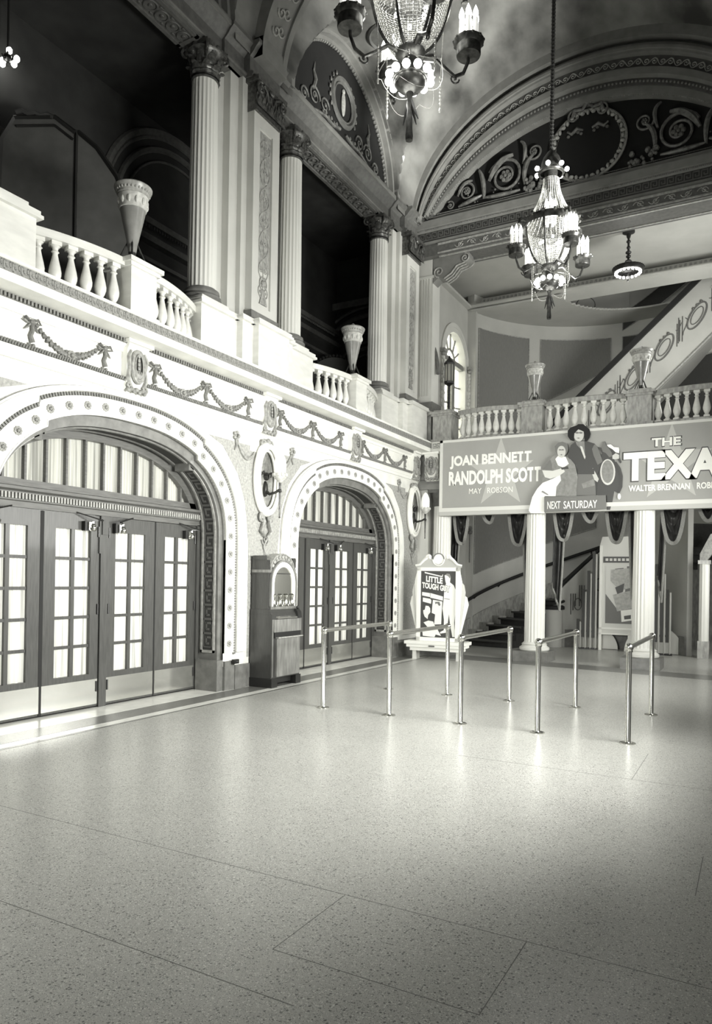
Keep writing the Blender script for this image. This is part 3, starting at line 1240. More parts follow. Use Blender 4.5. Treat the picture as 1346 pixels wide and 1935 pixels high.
# ------------------------------------------------------------------ upper entablature along the left side
segsY = []
mb = MB()
mb2 = MB()
mb3 = MB()
prof = [(-6.95, 8.70), (-6.56, 8.70), (-6.56, 8.73), (-6.54, 8.74), (-6.54, 8.765), (-6.60, 8.77), (-6.60, 9.0), (-6.54, 9.05), (-6.50, 9.10), (-6.44, 9.15), (-6.44, 9.20), (-6.95, 9.20)]
mb.prism(prof, 'y', -3.2, 14.3)
for pc in PIERS:
    for dy, dx in ((1.36, 0.0), (0.80, 0.05), (0.37, 0.16)):
        if dx == 0:
            continue
        P2 = [(x + (dx if x > -6.9 else 0), z) for x, z in prof]
        mb.prism(P2, 'y', pc - dy, pc + min(dy, 0.6))
struct('trim_11', mb, 'entab')
mb = MB()
mb.box(-6.6, -6.435, -3.2, 14.3, 9.14, 9.205)
mb.box(-6.6, -6.535, -3.2, 14.3, 8.74, 8.765)
struct('trim_12', mb, 'rib')
# soffit panels with guilloche between the columns
for yc in BAYS:
    mb = MB()
    for x0, x1 in ((-6.93, -6.88), (-6.62, -6.57)):
        mb.box(x0, x1, yc - 1.3, yc + 1.3, 8.675, 8.70)
    mb.box(-6.93, -6.57, yc - 1.3, yc - 1.25, 8.675, 8.70)
    mb.box(-6.93, -6.57, yc + 1.25, yc + 1.3, 8.675, 8.70)
    struct('trim_13', mb, 'entab')
    mb = MB()
    n = 13
    for k in range(n):
        y = yc - 1.2 + 2.4 * k / (n - 1)
        mb.tube([(-6.75 + .085 * cos(q * pi / 8), y + .085 * sin(q * pi / 8), 8.69) for q in range(16)], 0.012, 5, True)
        mb.ball((-6.75, y, 8.69), (.03, .03, .015), 8, 4)
        y2 = y + 1.2 / (n - 1)
        for s in (-1, 1):
            mb.ball((-6.75 + s * .09, y2, 8.69), (.02, .03, .012), 6, 4)
    struct('trim_14', mb, 'ribdark')
mb = MB()
mb.box(-6.9, -6.6, -3.2, 14.3, 8.696, 8.6985)
struct('trim_15', mb, 'entab')

# ------------------------------------------------------------------ vault
VA, VB, VZ = 3.52, 2.65, 9.02
LR, LZ = 1.86, 9.18


def vault_z(y):
    for yc in (-4.35, 0.85, 6.05, 11.25):
        d = abs(y - yc)
        if d < LR:
            return LZ + sqrt(LR * LR - d * d)
    return 0.0


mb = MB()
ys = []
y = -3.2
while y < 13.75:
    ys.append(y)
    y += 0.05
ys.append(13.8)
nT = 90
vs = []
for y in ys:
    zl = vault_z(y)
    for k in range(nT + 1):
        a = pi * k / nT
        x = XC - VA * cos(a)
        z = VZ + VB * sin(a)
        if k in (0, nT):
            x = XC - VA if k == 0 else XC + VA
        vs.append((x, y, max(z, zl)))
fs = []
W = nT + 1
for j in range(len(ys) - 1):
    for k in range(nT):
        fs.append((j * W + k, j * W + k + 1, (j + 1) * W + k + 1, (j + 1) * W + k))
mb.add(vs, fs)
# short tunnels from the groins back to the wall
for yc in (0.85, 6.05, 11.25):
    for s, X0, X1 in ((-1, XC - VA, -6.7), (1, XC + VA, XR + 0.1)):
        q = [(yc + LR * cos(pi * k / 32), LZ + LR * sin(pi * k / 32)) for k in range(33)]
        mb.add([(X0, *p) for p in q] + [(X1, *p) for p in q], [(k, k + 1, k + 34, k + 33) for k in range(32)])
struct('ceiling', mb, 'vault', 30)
mb = MB()
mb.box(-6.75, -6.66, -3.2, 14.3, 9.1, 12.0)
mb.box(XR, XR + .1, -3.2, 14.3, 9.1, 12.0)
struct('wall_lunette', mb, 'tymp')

# transverse ribs over the piers
for n, pc in enumerate((3.45, 8.65)):
    mb = MB()
    hw = 0.30
    K = 60
    for (w0, w1, A, B) in ((-hw, -hw + 0.1, 3.36, 2.17), (-hw + .1, hw - .1, 3.40, 2.22), (hw - .1, hw, 3.36, 2.17)):
        vs = []
        for k in range(K + 1):
            a = pi * k / K
            xi, zi = XC - A * cos(a), 9.0 + B * sin(a)
            xo, zo = XC - 3.62 * cos(a), 9.0 + 2.9 * sin(a)
            vs += [(xi, pc + w0, zi), (xi, pc + w1, zi), (xo, pc + w0, zo), (xo, pc + w1, zo)]
        fs = []
        for k in range(K):
            i, j = 4 * k, 4 * k + 4
            fs += [(i, i + 1, j + 1, j), (i, j, j + 2, i + 2), (i + 1, i + 3, j + 3, j + 1)]
        mb.add(vs, fs)
    mb.box(-6.62, -6.27, pc - hw, pc + hw, 9.0, 9.28)
    struct('trim_16', mb, 'rib')
    mb = MB()
    for k in range(4, 57, 2):
        a = pi * (k + .5) / 60
        c = Vector((XC - 3.385 * cos(a), pc, 9.0 + 2.20 * sin(a)))
        tdir = Vector((3.385 * sin(a), 0, 2.2 * cos(a))).normalized()
        for s in (-1, 1):
            pts = [c + tdir * u + Vector((0, v, 0)) for u, v in spiral((0.02 * s, s * 0.05), 0.085, 1.2, pi / 2 * s, s, 12)]
            mb.tube(pts, 0.013, 5)
    struct('trim_17', mb, 'relief')

# side lunettes: rims, tympanum ornament
for bi, yc in enumerate(BAYS):
    mb = MB()
    for (R0, R1, x0, x1) in ((1.74, 1.80, -6.66, -6.60), (1.80, 1.87, -6.66, -6.50), (1.86, 1.95, -6.66, -6.42)):
        q = []
        K = 48
        for k in range(K + 1):
            a = pi * k / K
            q.append(((yc + R0 * cos(a), LZ + R0 * sin(a)), (yc + R1 * cos(a), LZ + R1 * sin(a))))
        vs = []
        for a, b in q:
            vs += [(x1, *a), (x1, *b), (x0, *a), (x0, *b)]
        fs = []
        for k in range(K):
            i, j = 4 * k, 4 * k + 4
            fs += [(i, i + 1, j + 1, j), (i, j, j + 2, i + 2), (i + 1, i + 3, j + 3, j + 1)]
        mb.add(vs, fs)
    mb.prism([(-6.66, 9.19), (-6.44, 9.19), (-6.46, 9.26), (-6.56, 9.30), (-6.58, 9.33), (-6.66, 9.33)], 'y', yc - 1.85, yc + 1.85)
    struct('trim_18', mb, 'rib')
    mb = MB()
    K = 70
    for k in range(K + 1):
        a = pi * k / K
        mb.ball((-6.63, yc + 1.71 * cos(a), LZ + .02 + 1.71 * sin(a)), (.03, .024, .024), 6, 4)
    struct('trim_19', mb, 'rib')
    if bi == 0:
        continue
    t = thing('lunette_relief', 'gilded scroll relief with an oval medallion in the dark ' + ('nearer lunette at top left' if bi == 1 else 'lunette left of the nearer chandelier'), 'relief', (-6.655, yc, 9.3), group='scroll reliefs in the left-hand lunettes')
    mb = MB()
    for R, r in ((0.39, 0.045), (0.32, 0.02)):
        mb.tube([(0.02, R * cos(k * pi / 24) , 0.80 + R * sin(k * pi / 24)) for k in range(48)], r, 6, True)
    mb.build('medallion_rim', 'entab', t)
    mb = MB()
    mb.ball((0.02, 0.0, 0.78), (0.03, 0.07, 0.22), 10, 8)
    mb.ball((0.02, 0.0, 1.0), (0.03, 0.04, 0.05), 8, 6)
    mb.build('medallion_figure', 'relief', t)
    for s in (-1, 1):
        mb = MB()
        for (cy, cz, R, tn) in ((0.95, 0.38, 0.17, 1.8), (1.27, 0.24, 0.12, 1.6), (0.62, 0.40, 0.14, 1.5), (1.42, 0.12, 0.06, 1.3)):
            c = spiral((s * cy, cz), R, tn, pi if s > 0 else 0, -s, 26)
            mb.tube([(0.02, a, b) for a, b in c], [0.018 - 0.0004 * i for i in range(27)], 6)
            mb.ball((0.03, s * cy, cz), (.02, .03, .03), 6, 4)
        mb.tube([(0.02, s * a, b) for a, b in ((0.1, 0.28), (0.35, 0.22), (0.6, 0.24), (0.85, 0.18), (1.1, 0.10), (1.35, 0.06), (1.5, 0.03))], [.03, .03, .026, .024, .02, .015, .01], 6)
        mb.tube([(0.02, s * a, b) for a, b in ((0.98, 0.5), (0.93, .66), (0.99, .78), (.95, .95))], [.03, .035, .02, .004], 6)
        for q in range(7):
            mb.ball((0.03, s * (0.15 + q * 0.09), 0.26 + 0.03 * (q % 2)), (.025, .035, .03), 6, 4)
        for q in range(6):
            a = -0.5 + q * 0.3
            mb.ball((0.025, s * 0.47 * cos(a), 0.8 + 0.47 * sin(a)), (.02, .03, .04), 6, 4)
        mb.build('scrollwork', 'leaf', t)
mb = MB()
mb.lathe([(0.0, 0), (0.30, 0), (0.33, 0.03), (0.36, 0.0), (0.36, -0.02)], 32)
for yc in (11.25,):
    pl_ = mb.build('ceiling_boss', 'ribdark')
    pl_.location = (-5.75, yc, 10.99)
    pl_.rotation_euler = (pi, 0, 0)
    tag(pl_, 'dark round plaque on the vault behind the nearer chandelier', 'plaque')

# ------------------------------------------------------------------ end arch
def outer_c(u):
    return (XC + 3.52 * sin(u * pi / 2), 9.0 + 2.66 * cos(u * pi / 2))


def inner_c(u, R=4.02, hw=3.05, za=9.25 + 1.40):
    am = math.asin(hw / R)
    return (-3.02 + R * sin(u * am), za - R + R * cos(u * am))


def mix_c(t, u):
    a, b = outer_c(u), inner_c(u)
    return (a[0] + (b[0] - a[0]) * t, a[1] + (b[1] - a[1]) * t)


def end_band(mb, t0, t1, yf, yb=14.6, K=56):
    vs = []
    for k in range(K + 1):
        u = -1 + 2 * k / K
        a, b = mix_c(t0, u), mix_c(t1, u)
        vs += [(a[0], yf, a[1]), (b[0], yf, b[1]), (a[0], yb, a[1]), (b[0], yb, b[1])]
    fs = []
    for k in range(K):
        i, j = 4 * k, 4 * k + 4
        fs += [(i, i + 1, j + 1, j), (i, j, j + 2, i + 2), (i + 1, i + 3, j + 3, j + 1)]
    mb.add(vs, fs)


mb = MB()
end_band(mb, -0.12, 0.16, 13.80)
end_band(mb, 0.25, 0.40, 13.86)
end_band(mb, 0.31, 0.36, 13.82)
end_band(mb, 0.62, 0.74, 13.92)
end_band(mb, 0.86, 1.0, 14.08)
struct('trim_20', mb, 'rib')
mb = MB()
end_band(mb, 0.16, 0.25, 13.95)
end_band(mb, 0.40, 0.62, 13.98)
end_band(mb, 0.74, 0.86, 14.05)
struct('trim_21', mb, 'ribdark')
mb = MB()
for k in range(60):
    u = -0.97 + 1.94 * k / 59
    c = mix_c(0.51, u)
    c2 = mix_c(0.51, u + 0.01)
    tx, tz = c2[0] - c[0], c2[1] - c[1]
    L = hypot(tx, tz)
    tx, tz = tx / L, tz / L
    s = 1 if k % 2 else -1
    pts = []
    for (a, b) in spiral((0, 0), 0.055, 1.3, -pi / 2 * s, s, 14):
        pts.append((c[0] + tx * a - tz * b, 13.97, c[1] + tz * a + tx * b))
    mb.tube(pts, 0.010, 5)
    pts = []
    for q in range(7):
        a, b = -0.075 + q * 0.025, -s * 0.06 * cos((q - 3) / 3 * pi / 2)
        pts.append((c[0] + tx * a - tz * b, 13.97, c[1] + tz * a + tx * b))
    mb.tube(pts, 0.009, 5)
struct('trim_22', mb, 'relief')
mb = MB()
for tt, y0, nn, r in ((0.80, 14.04, 110, 0.022), (1.0, 14.10, 170, 0.016)):
    for k in range(nn):
        c = mix_c(tt, -0.985 + 1.97 * k / (nn - 1))
        mb.ball((c[0], y0, c[1]), r, 6, 4)
struct('trim_23', mb, 'rib')
# tympanum wall and upper entablature of the end
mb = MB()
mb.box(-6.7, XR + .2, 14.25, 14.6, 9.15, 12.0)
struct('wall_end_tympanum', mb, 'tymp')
mb = MB()
mb.prism([(14.6, 8.66), (14.22, 8.66), (14.22, 8.70), (14.14, 8.72), (14.14, 8.90), (14.12, 8.905), (14.10, 8.96), (14.06, 8.97), (14.06, 9.12), (14.14, 9.16), (14.14, 9.22), (14.6, 9.24)], 'x', -6.6, XR + .2)
struct('wall_end_architrave', mb, 'rib')
mb = MB()
mb.box(-6.55, XR, 14.136, 14.14, 8.71, 8.905)
struct('trim_24', mb, 'key')
mb = MB()
for (a, b, c, d) in key_rects(7.1, 0.15, 0.020):
    mb.box(-6.53 + a, -6.53 + b, 14.130, 14.137, 8.735 + c, 8.735 + d)
struct('trim_25', mb, 'entab')
mb = MB()
for k in range(230):
    x = -6.4 + k * 0.03
    mb.ball((x, 14.10, 8.94), (.011, .015, .02), 5, 4)
for k in range(300):
    x = -6.0 + k * 0.02
    mb.ball((x, 14.15, 9.255), (.008, .012, .012), 5, 3)
struct('trim_26', mb, 'rib')
mb = MB()      # soffit of the end beam and its scroll course
mb.box(-6.6, XR, 14.20, 14.9, 8.42, 8.66)
struct('trim_27', mb, 'entab')
mb = MB()
mb.box(-6.0, XR, 14.26, 14.30, 8.40, 8.42)
mb.box(-6.0, XR, 14.76, 14.80, 8.40, 8.42)
mb.box(-6.0, XR, 14.185, 14.20, 8.44, 8.47)
mb.box(-6.0, XR, 14.185, 14.20, 8.62, 8.66)
k = 0
x = -5.5
while x < XR:
    s = 1 if k % 2 else -1
    mb.tube([(x + a, 14.195, 8.545 + b) for a, b in spiral((0, 0), 0.06, 1.3, 0, s, 14)], 0.009, 5)
    mb.tube([(x - .12 + q * .03, 14.195, 8.545 + s * .05 * sin(q * .8)) for q in range(7)], 0.009, 5)
    x += 0.27
    k += 1
struct('trim_28', mb, 'relief')

# great scroll relief in the end tympanum
t = thing('tympanum_relief', 'large gilded relief of leafy scrolls around an oval wreath under the end arch', 'relief', (-2.95, 14.25, 9.25))
mb = MB()
for R, r, yy in ((0.70, 0.03, -0.04), (0.60, 0.02, -0.02)):
    mb.tube([(R * cos(k * pi / 30), yy, 0.66 + R * 0.95 * sin(k * pi / 30)) for k in range(60)], r, 6, True)
for k in range(40):
    a = 2 * pi * k / 40
    c = (0.65 * cos(a), -0.06, 0.66 + 0.62 * sin(a))
    mb.ball(c, (.05, .045, .035) if k % 2 else (.035, .05, .05), 7, 5)
mb.build('wreath', 'relief', t)
mb = MB()
mb.lathe([(0.0, 0), (0.5, 0), (0.6, 0.02)], 40)
o = mb.build('wreath_recess', 'black', t)
o.rotation_euler = (pi / 2, 0, 0)
o.location = (0, -0.02, 0.66)
mb = MB()
for s in (-1, 1):
    mb.tube([(s * a, -.07, b) for a, b in ((0.08, 0.95), (.2, 1.0), (.3, .93), (.38, .99))], [.02, .04, .03, .02], 6)
    for q in range(5):
        mb.ball((s * (0.12 + .06 * q), -.06, .98 - .04 * abs(q - 2)), (.035, .03, .03), 6, 4)
mb.build('inner_swag', 'leaf', t)
for s in (-1, 1):
    mb = MB()
    for (cx, cz, R, tn, a0, dr) in ((1.60, 0.46, 0.36, 2.0, 0.4, -1), (2.42, 0.34, 0.19, 1.8, 0.6, -1), (2.78, .14, .09, 1.5, 1, -1), (1.02, .80, .17, 1.6, 0, 1)):
        sp = spiral((cx, cz), R, tn, a0, dr * -1, 40, shrink=0.16)
        mb.tube([(s * a, -.06, b) for a, b in sp], [0.034 * (R / .36) ** .5 * (1 - .012 * i) for i in range(41)], 6)
        for q in range(6):
            an = q * pi / 3
            mb.ball((s * (cx + R * .22 * cos(an)), -.07, cz + R * .22 * sin(an)), (R * .13, .03, R * .13), 6, 4)
        mb.ball((s * cx, -.09, cz), (R * .1, .03, R * .1), 6, 4)
    # leaves springing from the stems
    for (p, q, r, wd) in (((2.05, .12), (2.02, .5), (2.16, .72), .05), ((1.2, .2), (1.25, .55), (1.05, .75), .05), ((1.95, .45), (1.75, .82), (1.45, .86), .06),
                          ((2.62, .3), (2.5, .55), (2.3, .55), .035), ((1.25, 0.62), (1.12, .95), (1.3, 1.08), .04), ((2.1, .2), (2.3, .1), (2.6, .08), .04), ((1.3, .12), (1.7, .05), (2.05, .14), .04)):
        pts = []
        for i in range(11):
            tt = i / 10
            a = (1 - tt) ** 2 * p[0] + 2 * tt * (1 - tt) * q[0] + tt * tt * r[0]
            b = (1 - tt) ** 2 * p[1] + 2 * tt * (1 - tt) * q[1] + tt * tt * r[1]
            pts.append((s * a, -.05 - .04 * sin(pi * tt), b))
        mb.tube(pts, [wd * (0.35 + .65 * sin(pi * (i + 1) / 12)) for i in range(11)], 6)
    for q in range(26):
        mb.ball((s * random.uniform(.75, 1.25), -.08, random.uniform(0.02, .28)), random.uniform(.03, .055), 6, 4)
    for q in range(16):
        a = random.uniform(1.3, 2.7)
        mb.ball((s * a, -.05, random.uniform(.08, .2 + .3 * (3 - a) / 2)), random.uniform(.012, .022), 5, 4)
    mb.build('scrollwork', 'leaf', t)
mb = MB()
mb.tube([(-.3, -.08, 1.22), (-.25, -.08, 1.36), (-.1, -.08, 1.34), (0, -.1, 1.44), (.1, -.08, 1.34), (.25, -.08, 1.36), (.3, -.08, 1.22)], [.02, .045, .03, .05, .03, .045, .02], 7)
mb.ball((0, -.1, 1.5), (.04, .04, .07), 8, 6)
for s in (-1, 1):
    mb.tube([(s * a, -.08, b) for a, b in spiral((.26, 1.25), .12, 1.5, pi / 2, -1, 18)], .02, 6)
mb.build('crest', 'leaf', t)

# big scrolled console under the end beam
t = thing('scroll_bracket', 'grey scrolled stone bracket carrying the end beam above the balcony corner', 'bracket', (-5.85, 14.5, 8.0))
mb = MB()
side = [(-.33, .42), (.48, .42), (.50, .30), (.40, .24), (.28, .24), (.16, .16), (.06, .04), (-.06, -.02), (-.2, .0), (-.33, -.1)]
mb.prism(side, 'y', -.14, .14)
mb.build('bracket_body', 'rib', t)
mb = MB()
for yy in (-.155, .155):
    mb.tube([(a, yy, b) for a, b in spiral((.40, .31), .1, 1.6, pi / 2, -1, 22)], .016, 6)
    mb.tube([(a, yy, b) for a, b in spiral((-.18, .12), .12, 1.6, -pi / 2, -1, 22)], .016, 6)
for q in range(4):
    mb.tube([(-.06, -.15 + .1 * q, -.04), (.1, -.15 + .1 * q, .04), (.22, -.15 + .1 * q, .18), (.4, -.15 + .1 * q, .22)], .018, 6)
mb.build('bracket_scroll', 'relief', t)

# corner pier at the end of the left colonnade
t = thing('x', '', '', kind='structure')
t.name = 'wall_corner_pier'
mb = MB()
mb.box(-6.9, -6.17, 14.36, 14.75, 5.2, 8.5)
for s in range(4):
    mb.box(-6.44 + s * .062, -6.41 + s * .062, 14.345, 14.36, 5.5, 8.05)
mb.box(-6.50, -6.14, 14.33, 14.78, 8.02, 8.07)
mb.build('pier_shaft', 'upper', t)
mb = MB()
mb.box(-6.9, -6.12, 14.31, 14.8, 5.14, 5.36)
mb.build('pier_base', 'base', t)
mb = MB()
mb.box(-6.9, -6.15, 14.33, 14.78, 4.43, 5.14)
mb.box(-6.9, -6.10, 14.28, 14.82, 5.06, 5.14)
mb.build('pier_pedestal', 'marble_grey', t)

# ------------------------------------------------------------------ stair hall: apse
CX, CY, RA, RI = -2.95, 16.1, 3.45, 2.0


def pol(r, deg, z):
    a = radians(deg)
    return (CX - r * cos(a), CY + r * sin(a), z)


def curved(mb, r, d0, d1, zb, zt, thick=0.0, n=None):
    """curved vertical wall; zb and zt are numbers or functions of the angle"""
    fb = zb if callable(zb) else (lambda d: zb)
    ft = zt if callable(zt) else (lambda d: zt)
    n = n or max(4, int((d1 - d0) / 3))
    vs = []
    for k in range(n + 1):
        d = d0 + (d1 - d0) * k / n
        vs += [pol(r, d, fb(d)), pol(r, d, ft(d)), pol(r + thick, d, fb(d)), pol(r + thick, d, ft(d))]
    fs = []
    for k in range(n):
        i, j = 4 * k, 4 * k + 4
        fs.append((i, j, j + 1, i + 1))
        if thick:
            fs += [(i + 2, i + 3, j + 3, j + 2), (i + 1, j + 1, j + 3, i + 3), (i, i + 2, j + 2, j)]
    if thick:
        fs += [(0, 1, 3, 2), (4 * n, 4 * n + 2, 4 * n + 3, 4 * n + 1)]
    mb.add(vs, fs)


def helix_rail(mb, r, d0, d1, zf, rad, w=None, n=40):
    mb.tube([pol(r, d0 + (d1 - d0) * k / n, zf(d0 + (d1 - d0) * k / n)) for k in range(n + 1)], rad, 8)


mb = MB()
curved(mb, RA, 17.5, 182, 0, 10.2, 0.2, 70)
mb.box(XR - .1, XR + .1, 14.6, 16.2, 0, 10.2)
struct('wall_apse', mb, 'apse')
# left wall of the stair hall, with the arched window opening
WY, WH, WS, W0Z = 16.28, 0.76, 6.78, 4.75
mb = MB()
mb.box(-6.62, -6.40, 14.6, WY - WH, 4.43, 8.45)
mb.box(-6.62, -6.40, WY + WH, 17.2, 4.43, 8.45)
mb.box(-6.62, -6.18, 17.12, 17.2, 0, 8.45)
mb.box(-6.62, -6.40, WY - WH, WY + WH, 4.43, W0Z)
top = [(WY + WH * cos(pi * k / 24), WS + WH * sin(pi * k / 24)) for k in range(25)]
mb.prism(top + [(WY - WH, 8.45), (WY + WH, 8.45)], 'x', -6.62, -6.40)
mb.box(-6.55, -6.36, 14.6, 17.2, 0, 4.43)
struct('wall_stair_left', mb, 'apse')
t = thing('window_4', '', '', kind='structure')
mb = MB()
for (r0, r1, x0, x1) in ((WH - .09, WH + .02, -6.6, -6.37), (WH + .02, WH + .12, -6.45, -6.36)):
    q = []
    for k in range(25):
        a = pi * k / 24
        q.append(((WY + r0 * cos(a), WS + r0 * sin(a)), (WY + r1 * cos(a), WS + r1 * sin(a))))
    q = [((WY + r0, W0Z), (WY + r1, W0Z))] + q + [((WY - r0, W0Z), (WY - r1, W0Z))]
    vs = []
    for a, b in q:
        vs += [(x1, *a), (x1, *b), (x0, *a), (x0, *b)]
    fs = []
    for k in range(len(q) - 1):
        i, j = 4 * k, 4 * k + 4
        fs += [(i, i + 1, j + 1, j), (i, j, j + 2, i + 2), (i + 1, i + 3, j + 3, j + 1), (i + 2, j + 2, j + 3, i + 3)]
    mb.add(vs, fs)
mb.build('window_frame', 'upper', t)
mb = MB()
for s in (-1, 1):
    y = WY + s * (WH + .07)
    for k in range(22):
        mb.ball((-6.35, y + .02 * (1 if k % 2 else -1), W0Z + .1 + k * .09), (.05, .05, .06), 7, 5)
mb.build('rope_colonnette', 'upper', t)
mb = MB()
for s in (-1, 1):
    y = WY + s * (WH + .07)
    mb.box(-6.42, -6.28, y - .1, y + .1, WS - .02, WS + .06)
    mb.ball((-6.33, y, WS - .06), (.07, .09, .06), 8, 5)
mb.build('impost_capital', 'orn', t)
mb = MB()
mb.box(-6.56, -6.42, WY - .08, WY + .08, W0Z, WS)
mb.box(-6.56, -6.44, WY - WH, WY + WH, WS - .06, WS + .06)
for z in (5.25, 5.75, 6.25):
    mb.tube([(-6.52, WY - WH + .05, z + .05), (-6.52, WY - .35, z), (-6.52, WY - .07, z + .05)], .022, 5)
    mb.tube([(-6.52, WY + WH - .05, z + .05), (-6.52, WY + .35, z), (-6.52, WY + .07, z + .05)], .022, 5)
mb.tube([(-6.52, WY + .3 * cos(pi * k / 16), WS + .3 * sin(pi * k / 16)) for k in range(17)], .026, 6)
for k in range(1, 6):
    a = pi * k / 6
    mb.tube([(-6.52, WY + .3 * cos(a), WS + .3 * sin(a)), (-6.52, WY + .62 * cos(a), WS + .68 * sin(a))], .024, 5)
mb.build('glazing_bar', 'rib', t)
mb = MB()
q = [(WY + (WH - .02) * cos(pi * k / 24), WS + (WH - .02) * sin(pi * k / 24)) for k in range(25)] + [(WY - WH + .02, W0Z), (WY + WH - .02, W0Z)]
mb.prism(q, 'x', -6.57, -6.56)
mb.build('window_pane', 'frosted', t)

# ceiling of the stair hall: flat panel with crown, lower ceiling over the apse with a stair well
mb = MB()
mb.box(-6.6, XR + .1, 14.3, 17.6, 8.66, 8.7)
q = [pol(RA + .1, 15 + 150 * k / 40, 0)[:2] for k in range(41)]
q = [(-6.6, 17.0)] + [p for p in q if p[1] > 17.0] + [(XR, 17.0)]
hole = [(-3.45, 17.05), (-3.95, 17.4), (-4.05, 17.9), (-3.85, 18.35), (-3.5, 18.62), (-2.95, 18.72), (-2.0, 18.55), (-1.1, 18.1), (-0.6, 17.4), (-0.55, 17.05)]
struct('ceiling_stair', mb, 'apse')
mb = MB()
# apse ceiling as slices in x, leaving the stair well open
N = 90
for k in range(N):
    x0 = -6.45 + 6.9 * k / N
    x1 = -6.45 + 6.9 * (k + 1) / N
    xm = (x0 + x1) / 2
    d = RA * RA - (xm - CX) ** 2
    if d <= 0:
        continue
    yt = CY + sqrt(d) + .05
    if yt < 17.05:
        continue
    if -4.05 < xm < -0.6:
        tt = (xm + 2.35) / 1.72
        yh = 17.2 + 1.5 * sqrt(max(0, 1 - tt * tt))
        if yt > yh:
            mb.box(x0, x1, yh, yt, 8.22, 8.26)
    else:
        mb.box(x0, x1, 17.05, yt, 8.22, 8.26)
struct('ceiling_apse', mb, 'apse')
# crown frame round the flat ceiling
mb = MB()
crown = [(0, 8.66), (-.10, 8.62), (-.10, 8.50), (-.16, 8.46), (-.16, 8.42), (-.42, 8.40), (-.42, 8.36), (-.46, 8.36), (-.46, 8.30), (0.0, 8.22)]
Yc = 17.5
mb.prism([(Yc + a, b) for a, b in crown], 'x', -6.6, XR)
mb.prism([(-6.75 - a, b) for a, b in crown], 'y', 14.4, 17.5)
struct('trim_29', mb, 'apse')
mb = MB()
k = 0
x = -6.2
while x < XR:
    mb.box(x, x + .05, Yc - .165, Yc - .155, 8.50 - .03, 8.56 - .03)
    mb.box(x, x + .05, Yc - .112, Yc - .10, 8.53, 8.59)
    x += .10
y = 14.5
while y < 17.3:
    mb.box(-6.65, -6.64, y, y + .05, 8.53, 8.59)
    y += .10
struct('trim_30', mb, 'orn')
mb = MB()
x = -6.0
while x < XR - .3:
    mb.box(x, x + .26, Yc - .36, Yc - .26, 8.392, 8.402)
    for q in range(5):
        mb.ball((x + .03 + q * .05, Yc - .31, 8.393), (.02, .06, .012), 6, 4)
    x += .62
y = 14.8
while y < 17.1:
    mb.box(-6.50, -6.40, y, y + .22, 8.392, 8.402)
    y += .6
struct('trim_31', mb, 'stencil')

# wall panels of figured cloth in the apse
def panel(d0, d1, zb, zt, m='fabric'):
    mb = MB()
    curved(mb, RA - .012, d0, d1, zb, zt, 0.0)
    o = struct('wall_panel', mb, m)
    mb = MB()
    fb = zb if callable(zb) else (lambda d: zb)
    ft = zt if callable(zt) else (lambda d: zt)
    n = 16
    p = [pol(RA - .02, d0 + (d1 - d0) * k / n, fb(d0 + (d1 - d0) * k / n)) for k in range(n + 1)]
    p += [pol(RA - .02, d1 + (d0 - d1) * k / n, ft(d1 + (d0 - d1) * k / n)) for k in range(n + 1)]
    mb.tube(p, 0.014, 5, True)
    struct('trim_32', mb, 'orn')
    return o


stepz = lambda d: 0.12 + .0216 * (d - 9)            # lower flight walking line
stepz2 = lambda d: 5.20 + .0192 * (d - 62)           # upper flight
panel(20.6, 47.5, 5.35, 7.86)
panel(52.9, 82.7, lambda d: 6.18 + .031 * (d - 52.9), 7.86)
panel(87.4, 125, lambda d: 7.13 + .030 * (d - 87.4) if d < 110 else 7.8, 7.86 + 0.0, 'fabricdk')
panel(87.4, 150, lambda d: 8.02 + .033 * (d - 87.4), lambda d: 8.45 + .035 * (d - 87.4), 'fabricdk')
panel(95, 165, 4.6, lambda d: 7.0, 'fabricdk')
panel(19.6, 46.5, lambda d: 1.60 + .0196 * (d - 14), 3.55)
panel(50, 78, lambda d: 2.42 + .02 * (d - 50), 3.6, 'fabric')
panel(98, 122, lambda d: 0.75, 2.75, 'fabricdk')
# well drum seen through the apse ceiling
mb = MB()
curved(mb, RA - .03, 62, 90, 8.28, 9.9, 0.0)
struct('wall_stair_well', mb, 'apse')

# lower flight
t = thing('curved_staircase', 'carpeted curved staircase rising from the left behind the colonnade', 'staircase', (0, 0, 0))
mb = MB()
mbc = MB()
R_, dphi, d = 0.160, 7.4, 9.0
for k in range(24):
    z0, z1 = 0.0, R_ * (k + 1)
    if z1 > 4.2:
        break
    d0 = d + k * dphi
    if d0 > 140:
        break
    for i in range(2):
        a, b = d0 + i * dphi / 2, d0 + (i + 1) * dphi / 2
        lo = max(0, z1 - .5)
        vs = [pol(RI + .05, a, lo), pol(RA - .02, a, lo), pol(RA - .02, b, lo), pol(RI + .05, b, lo), pol(RI + .05, a, z1), pol(RA - .02, a, z1), pol(RA - .02, b, z1), pol(RI + .05, b, z1)]
        mb.add(vs, [(0, 3, 2, 1), (4, 5, 6, 7), (0, 1, 5, 4), (1, 2, 6, 5), (2, 3, 7, 6), (3, 0, 4, 7)])
    mbc.tube([pol(RI + .1, d0 - .6, z1 - .02), pol((RA + RI) / 2, d0 - .9, z1 - .02), pol(RA - .28, d0 - .6, z1 - .02)], .026, 6)
mb.build('steps', 'carpet', t)
mbc.build('nosing', 'dkgrey', t)
mb = MB()
curved(mb, RA - .05, 10, 130, 0.0, lambda d: stepz(d) + .34, .04)
